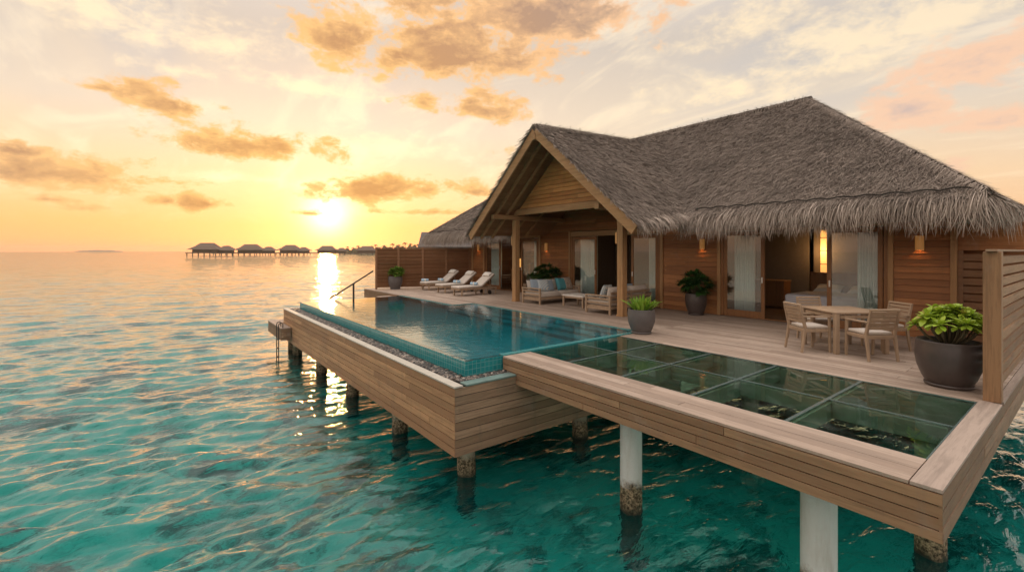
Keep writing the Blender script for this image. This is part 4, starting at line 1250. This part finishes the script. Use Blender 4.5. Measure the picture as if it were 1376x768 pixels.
sofa((-12.38, 11.35, 0), PI / 2, 1.98, 'teak sofa with teal and striped cushions facing the coffee table', 2)
sofa((-9.22, 11.25, 0), -PI / 2, 1.95, 'teak sofa behind the near porch post and fern pot', 2)
tl = math.radians(68)
cushion((-12.38, 10.62, .64), PI / 2 - .5, tl, M['blue'], 'blue grey cushion at the near arm of the left sofa')
cushion((-12.24, 10.82, .63), PI / 2 - .3, tl, M['striped'], 'white and blue striped cushion on the left sofa')
cushion((-12.20, 11.04, .62), PI / 2 - .1, tl, M['blue'], 'darker blue cushion leaning beside the striped one', .42)
cushion((-12.30, 11.75, .64), PI / 2, tl, M['teal'], 'bright teal square cushion near the far end of the left sofa', .48)
cushion((-12.32, 12.08, .65), PI / 2 + .15, tl, M['pattern'], 'beige patterned cushion at the far arm of the left sofa', .48)
cushion((-9.28, 10.72, .63), -PI / 2 + .2, tl, M['striped'], 'striped cushion against the back of the right sofa, near end')
cushion((-9.26, 11.65, .63), -PI / 2, tl, M['blue'], 'blue grey cushion on the far half of the right sofa')


def slat_table(name, loc, rz, sx, sy, h, leg, label, cat, top):
    e = empty(name, loc, label, cat, rz)
    t = MB()
    if top == 'slats':
        n = round(sx / .095); w = sx / n
        for k in range(n): t.box(-sx / 2 + k * w + .002, -sx / 2 + (k + 1) * w - .002, -sy / 2, sy / 2, h - .028, h)
    else: t.box(-sx / 2, sx / 2, -sy / 2, sy / 2, h - .05, h)
    t.build('table_top', M['furn'] if top == 'slats' else M['white'], e, .004)
    a = MB(); i = .03
    a.box(-sx / 2 + i + leg, sx / 2 - i - leg, -sy / 2 + i, -sy / 2 + i + .025, h - .11, h - .051); a.box(-sx / 2 + i + leg, sx / 2 - i - leg, sy / 2 - i - .025, sy / 2 - i, h - .11, h - .051)
    a.box(-sx / 2 + i, -sx / 2 + i + .025, -sy / 2 + i + leg, sy / 2 - i - leg, h - .11, h - .051); a.box(sx / 2 - i - .025, sx / 2 - i, -sy / 2 + i + leg, sy / 2 - i - leg, h - .11, h - .051)
    a.build('apron', M['furn'], e, .003)
    for u in (-1, 1):
        for w_ in (-1, 1):
            b = MB(); x = u * (sx / 2 - leg / 2 - .005); y = w_ * (sy / 2 - leg / 2 - .005); b.box(x - leg / 2, x + leg / 2, y - leg / 2, y + leg / 2, .002, h - .052 if top != 'slats' else h - .029); b.build('leg', M['furn_z'], e, .005)
    return e


slat_table('coffee_table', (-10.75, 11.15, 0), 0, .95, .75, .40, .055, 'low pale coffee table between the two sofas', 'table', 'solid')
AN = math.atan2(.6, -.8) - PI
slat_table('dining_table', (-3.07, 10.27, 0), AN, .98, .98, .75, .075, 'square weathered teak dining table between four chairs', 'table', 'slats')


def chair(label):
    """faces local +y"""
    e = empty('dining_chair', (0, 0, 0), label, 'chair', group='teak armchairs round the dining table')
    for x in (-.24, .24):
        b = MB(); b.bar((x, -.22, .44), (x * 1.02, -.29, .002), .042, .05, (0, 1, 0), .032, .036); b.bar((x, -.22, .44), (x * .98, -.315, .85), .042, .05, (0, 1, 0), .034, .034); b.build('back_leg', M['furn_z'], e, .004)
        b = MB(); b.bar((x, .22, .64), (x, .235, .002), .042, .042, (0, 1, 0), .034, .034); b.build('front_leg', M['furn_z'], e, .004)
        b = MB(); b.bar((x, -.27, .655), (x, .25, .645), .055, .026); b.build('armrest', M['furn'], e, .006)
    b = MB(); b.box(-.22, .22, .195, .235, .37, .43); b.box(-.22, .22, -.24, -.20, .37, .43); b.box(-.26, -.215, -.20, .195, .372, .43); b.box(.215, .26, -.20, .195, .372, .43)
    for k in range(6): b.box(-.214, .214, -.18 + k * .064, -.13 + k * .064, .405, .425)
    b.build('seat_frame', M['furn'], e, .004)
    b = MB(); b.box(-.225, .225, -.20, .225, .432, .485); b.build('seat_cushion', M['cush'], e, .02, True, seg=3)
    b = MB()
    for k in range(5):
        z = .555 + k * .062; y = -.22 - (z - .44) / .41 * .095; b.bar((-.223, y, z), (.223, y, z), .018, .052, (0, -.22, 1))
    y = -.315; b.bar((-.255, y, .862), (.255, y, .862), .034, .035, (0, -.22, 1))
    b.build('back_slats', M['furn'], e, .003)
    return e


ch0 = chair('teak armchair left of the table, seen from its side with a pale cushion')
ch0.location = (-3.43, 9.66, 0); ch0.rotation_euler = (0, 0, math.atan2(.8, .6) - PI / 2)
copy_tree(ch0, (-2.52, 9.76, 0), math.atan2(.6, -.8) - PI / 2, 'nearest teak armchair with its slatted back towards the glass floor')
copy_tree(ch0, (-3.66, 10.80, 0), math.atan2(-.6, .8) - PI / 2, 'teak armchair behind the table in front of the open bedroom door')
copy_tree(ch0, (-2.60, 10.92, 0), math.atan2(-.8, -.6) - PI / 2, 'teak armchair right of the table against the wall boards')


# ------------------------------------------------------------------ plants
def leafmesh(specs, fold=.25, droop=.3, seg=3, tipw=.1, shape='spoon'):
    """specs: base point, direction, up, length, width -> folded curved leaves"""
    mb = MB()
    for p, d, L, W in specs:
        p = Vector(p); d = Vector(d).normalized(); s = d.cross(Vector((0, 0, 1)))
        if s.length < .05: s = Vector((1, 0, 0))
        s.normalize(); u = s.cross(d).normalized(); vs = []
        for k in range(seg + 1):
            t = k / seg
            if shape == 'spoon': w = W * (.25 + .95 * math.sin(PI * min(1, t * .92) ** 1.4)) * (1 if t < .99 else .55)
            elif shape == 'blade': w = W * (.55 + .6 * math.sin(PI * (t * .7 + .12))) * (1 - t ** 3 * .95)
            else: w = W * max(.06, math.sin(PI * (.06 + .92 * t)) ** .8)
            c = p + d * (L * t) - Vector((0, 0, 1)) * (droop * L * t * t)
            vs += [c + s * w / 2 + u * (w * fold), c, c - s * w / 2 + u * (w * fold)]
        fs = []
        for k in range(seg):
            a = k * 3; fs += [(a, a + 1, a + 4, a + 3), (a + 1, a + 2, a + 5, a + 4)]
        mb.add(vs, fs)
    mb.sm = True
    return mb


def rdir(zmin, zmax, r=rnd):
    a = r.uniform(0, 2 * PI); z = r.uniform(zmin, zmax); h = math.sqrt(max(0, 1 - z * z)); return Vector((h * math.cos(a), h * math.sin(a), z))


def planter(name, loc, rt, h, mat, label, prof=None):
    e = empty(name, loc, label, 'potted plant')
    pr = prof or [(.62, 0), (.66, .02), (.80, .18), (.94, .42), (1.0, .68), (.985, .86), (.95, .97), (.955, 1.0), (.86, 1.0), (.84, .93)]
    b = MB(); b.lathe([(r * rt, z * h + .025) for r, z in pr], 40); b.build('pot', mat, e, smooth=True)
    b = MB(); b.lathe([(rt * .66, 0.002), (rt * .72, .02), (rt * .72, .045), (rt * .66, .05)], 32); b.build('saucer', mat, e, smooth=True)
    b = MB(); b.lathe([(.001, h * .93), (rt * .84, h * .93 + .004)], 24); b.build('soil', M['soil'], e)
    return e


p3 = planter('potted_plant', (-1.34, 8.60, 0), .36, .60, M['pot'], 'broad dark clay bowl with bright yellow green rosette plant by the right screen')
sp = []; st = MB()
for k in range(54):
    if k < 10: a = rnd.uniform(0, 6.28); rr = rnd.uniform(0, .2)
    else: a = rnd.uniform(0, 6.28); rr = rnd.uniform(.12, .37)
    top = Vector((rr * math.cos(a), rr * math.sin(a), .64 + .40 * math.sqrt(max(0, 1 - (rr / .46) ** 2)) * rnd.uniform(.6, 1.05)))
    ax = Vector((top.x * 1.5, top.y * 1.5, .55)).normalized()
    st.tube([(top.x * .25, top.y * .25, .56), (top.x * .7, top.y * .7, (top.z + .56) / 2 - .02), top], [.013, .011, .008], 6)
    ox = ax.orthogonal().normalized(); oy = ax.cross(ox)
    sz_ = rnd.uniform(.7, 1.2)
    for i in range(15):
        b_ = i * 2.4; sl_ = .25 + 1.0 * (i / 15)
        dd = ax * (1.15 - sl_) + (ox * math.cos(b_) + oy * math.sin(b_)) * (.35 + sl_ * .7)
        sp.append((top + ax * rnd.uniform(-.02, .02), dd, sz_ * rnd.uniform(.11, .185) * (.7 + .4 * i / 15), sz_ * rnd.uniform(.045, .07)))
leafmesh(sp, .15, .15, 4).build('foliage', M['leafbright'], p3); st.build('stems', M['stem'], p3, smooth=True)

p1 = planter('potted_plant', (-6.42, 8.62, 0), .305, .52, M['pot2'], 'grey round pot with upright yellow green sword leaves beside the pool corner')
sp = []
for k in range(95):
    a = rnd.uniform(0, 6.28); lean = rnd.uniform(.05, 1.1); r0 = rnd.uniform(0, .2)
    sp.append(((r0 * math.cos(a), r0 * math.sin(a), .50), (math.cos(a) * lean, math.sin(a) * lean, 1), rnd.uniform(.30, .56), rnd.uniform(.045, .07)))
leafmesh(sp, .2, .28, 5, shape='blade').build('foliage', M['leafblade'], p1)


def bush(e, z0, rx, rz, n, L, W, mat, zc, stems=9, shape='oval', ymul=1):
    sp = []; st = MB(); cl = []
    for k in range(stems * 3):
        d = rdir(-.35, 1); c = Vector((d.x * rx * rnd.uniform(.45, .95), d.y * rx * rnd.uniform(.45, .95) * ymul, zc + d.z * rz * rnd.uniform(.5, 1)))
        cl.append(c); st.tube([(c.x * .1, c.y * .1, z0), (c.x * .5, c.y * .5, (z0 + c.z) / 2), c], [.012, .008, .004], 5)
    for k in range(n):
        c = rnd.choice(cl); d = rdir(-.5, .9); q = c + d * rnd.uniform(0, .07)
        o = (q - Vector((0, 0, zc - .12))).normalized()
        sp.append((q, d * .8 + o * .7, L * rnd.uniform(.6, 1.25), W * rnd.uniform(.7, 1.2)))
    leafmesh(sp, .18, .3, 3, shape='oval').build('foliage', mat, e); st.build('stems', M['stem'], e, smooth=True)


p2 = planter('potted_plant', (-7.30, 12.35, 0), .30, .60, M['pot'], 'dark pot with dense dark green bush against the wall boards')
bush(p2, .56, .44, .46, 1700, .19, .06, M['leafdark'], .78)
p5 = planter('potted_plant', (-13.75, 12.25, 0), .30, .56, M['pot'], 'dark green wide bush in a pot behind the left sofa')
bush(p5, .52, .72, .50, 2000, .18, .06, M['leafdark'], .86)
p4 = planter('potted_plant', (-21.15, 9.12, 0), .34, .60, M['pot2'], 'round grey pot with light green leafy plant before the timber fence')
bush(p4, .56, .38, .36, 1200, .15, .065, M['leafmid'], .74)


# ------------------------------------------------------------------ distance
def at(px, d, z=0): p = RT * ((px - 688) / 617 * d) + FW * d; return Vector((p.x, p.y, z))


def hip(mb, cx, cy, sx, sy, z0, z1, rid, kink=.45):
    """two pitched hip roof: shallow skirt then steeper cap"""
    zk = z0 + (z1 - z0) * kink; k = .62
    rings = [[(cx - sx, cy - sy, z0), (cx + sx, cy - sy, z0), (cx + sx, cy + sy, z0), (cx - sx, cy + sy, z0)],
             [(cx - sx * k, cy - sy * k, zk), (cx + sx * k, cy - sy * k, zk), (cx + sx * k, cy + sy * k, zk), (cx - sx * k, cy + sy * k, zk)],
             [(cx - sx * rid, cy - .2, z1), (cx + sx * rid, cy - .2, z1), (cx + sx * rid, cy + .2, z1), (cx - sx * rid, cy + .2, z1)]]
    vs = sum(rings, []); fs = [(0, 3, 2, 1), (8, 9, 10, 11)]
    for r in range(2):
        for i in range(4): fs.append((r * 4 + i, r * 4 + (i + 1) % 4, r * 4 + 4 + (i + 1) % 4, r * 4 + 4 + i))
    mb.add(vs, fs)


def bungalow(label):
    e = empty('water_bungalow', (0, 0, 0), label, 'bungalow', group='far thatched bungalows on stilts')
    b = MB(); b.box(-17, 17, -5, 5, 1.5, 1.95); b.build('platform', M['farwood'], e)
    b = MB(); b.box(-13.5, 4.5, -3, 4, 1.951, 4.2); b.box(5.5, 13, -2.5, 3.5, 1.951, 3.6); b.build('wall', M['farwood'], e)
    b = MB(); hip(b, -4.5, 0, 11.5, 5.5, 3.9, 8.2, .42); b.build('roof', M['farroof'], e)
    b = MB(); hip(b, 9.5, 0, 6, 4.5, 3.4, 6.4, .3); b.build('roof', M['farroof'], e)
    for k in range(9):
        b = MB(); b.box(-16.5 + k * 4.1, -16 + k * 4.1, -4.6, -4.1, -1.5, 1.499); b.build('stilt', M['farwood'], e)
    return e


RZ = math.atan2(RT.y, RT.x)
b0 = bungalow('leftmost and largest far bungalow, standing on stilts over the lagoon')
b0.scale = (1.12, 1.12, 1.25)
b0.location = at(287, 372, WZ); b0.rotation_euler = (0, 0, RZ)
for px, d, s, lb in ((345, 400, 1.06, 'second far bungalow from the left along the jetty'), (396, 428, 1.03, 'third far bungalow, left of the sun glitter on the water'),
                     (446, 455, .97, 'fourth far bungalow, right of the sun glitter'), (498, 480, .97, 'fifth far bungalow, partly hidden by the timber fence end')):
    c = copy_tree(b0, at(px, d, WZ), RZ + (.22, -.16, .12, -.25)[int(px / 50) % 4], lb); c.scale = (s, s, s * 1.1)
J = at(380, 425, WZ)
jt = empty('jetty', J, 'long low jetty joining the far bungalows', 'jetty', RZ + .19)
b = MB(); b.box(-62, 110, 5.5, 8, 1.3, 1.8); b.build('walkway', M['farwood'], jt)
for k in range(33):
    b = MB(); b.box(-61 + k * 5.2, -60.5 + k * 5.2, 6, 6.5, -1.5, 1.299); b.build('stilt', M['farwood'], jt)


def palm(label):
    e = empty('palm_tree', (0, 0, 0), label, 'palm tree', group='palms on the far island')
    b = MB(); b.tube([(0, 0, 0), (.25, 0, 4), (.7, 0, 8), (1.0, 0, 11)], [.55, .42, .34, .3], 6); b.build('trunk', M['farwood'], e)
    sp = [((1.0, 0, 11), rdir(-.15, .85), rnd.uniform(3, 4.3), rnd.uniform(.8, 1.1)) for _ in range(22)]
    leafmesh(sp, .3, .45, 5, shape='blade').build('crown', M['fartree'], e)
    return e


pl0 = palm('tall palm rising over the far island trees'); pl0.location = at(527, 600, WZ + 1)
for i, (px, s) in enumerate(((468, .7), (480, .8), (491, .72), (504, .9), (515, .85), (537, .9), (545, 1.12), (553, 1.0), (474, .6), (561, .95))):
    c = copy_tree(pl0, at(px, 600 + rnd.uniform(-30, 30), WZ + 1), rnd.uniform(0, 6), 'palm rising over the far island trees, ' + ('left of all the others', 'second cluster from left', 'small one mid left', 'above the last bungalow', 'left of the tallest', 'right of the tallest', 'highest crown near the grey roof', 'beside the grey roof edge', 'lowest crown at the left end', 'just behind the grey roof')[i]); c.scale = (s, s, s)


def treeline():
    V = []; Fc = []; o = 0
    for k in range(9000):
        px = rnd.uniform(455, 640); t = (px - 455) / 110
        d = rnd.uniform(590, 660); hmax = (6.5 + 6.0 * min(1, t)) * (.72 + .28 * math.sin(px * .55) * math.sin(px * .21))
        c = at(px, d, WZ + 1 + hmax * rnd.random() ** .7); s = rnd.uniform(.35, .9)
        for _ in range(1):
            a = rdir(-1, 1) * s; b = rdir(-1, 1) * s
            V += [c - a - b, c + a - b, c + a + b, c - a + b]; Fc.append((o, o + 1, o + 2, o + 3)); o += 4
    mb = MB(); mb.v = [tuple(v) for v in V]; mb.f = Fc
    ob = mb.build('tree_belt', M['fartree']); tag(ob, 'low dark belt of trees behind the far bungalows', 'trees', kind='stuff')


treeline()

# neighbouring villa just beyond the timber fence
NB = at(611, 46, WZ)
nv = empty('neighbour_villa', NB, 'grey shingled roof of the next villa above the timber fence', 'villa', RZ + .06)
b = MB(); b.add([(-3.3, -2.5, 4.15), (8, -2.5, 4.15), (8, 0, 5.62), (-3.3, 0, 5.62), (8, 3, 4.15), (-3.3, 3, 4.15), (-3.3, -2.5, 4.0), (8, -2.5, 4.0), (8, 3, 4.0), (-3.3, 3, 4.0)],
                [(0, 1, 2, 3), (3, 2, 4, 5), (6, 9, 8, 7), (0, 6, 7, 1), (4, 8, 9, 5), (0, 3, 5, 9, 6), (1, 7, 8, 4, 2)]); b.build('roof', M['shingle'], nv)
b = MB(); b.box(-2.6, 7.5, -2, 2.5, 1.9, 3.998); b.build('wall', M['siding'], nv)
b = MB(); b.box(-3, 8, -2.4, 2.9, 1.55, 1.898); b.build('platform', M['farwood'], nv)
for x in (-2.6, 2.4, 7.4):
    b = MB(); b.box(x - .15, x + .15, -2.2, -1.9, -1.5, 1.548); b.build('stilt', M['farwood'], nv)

# ------------------------------------------------------------------ evening haze over the lagoon
m, g = new_mat('evening haze')
pv = g.n('ShaderNodeVolumePrincipled'); pv.inputs['Color'].default_value = (.95, .88, .80, 1); pv.inputs['Density'].default_value = .0002; pv.inputs['Anisotropy'].default_value = .5
o = g.n('ShaderNodeOutputMaterial'); g.t.links.new(pv.outputs[0], o.inputs['Volume'])
b = MB(); b.box(-3300, 3300, -3300, 3300, -9, 26); hz = b.build('haze', m); tag(hz, kind='stuff')
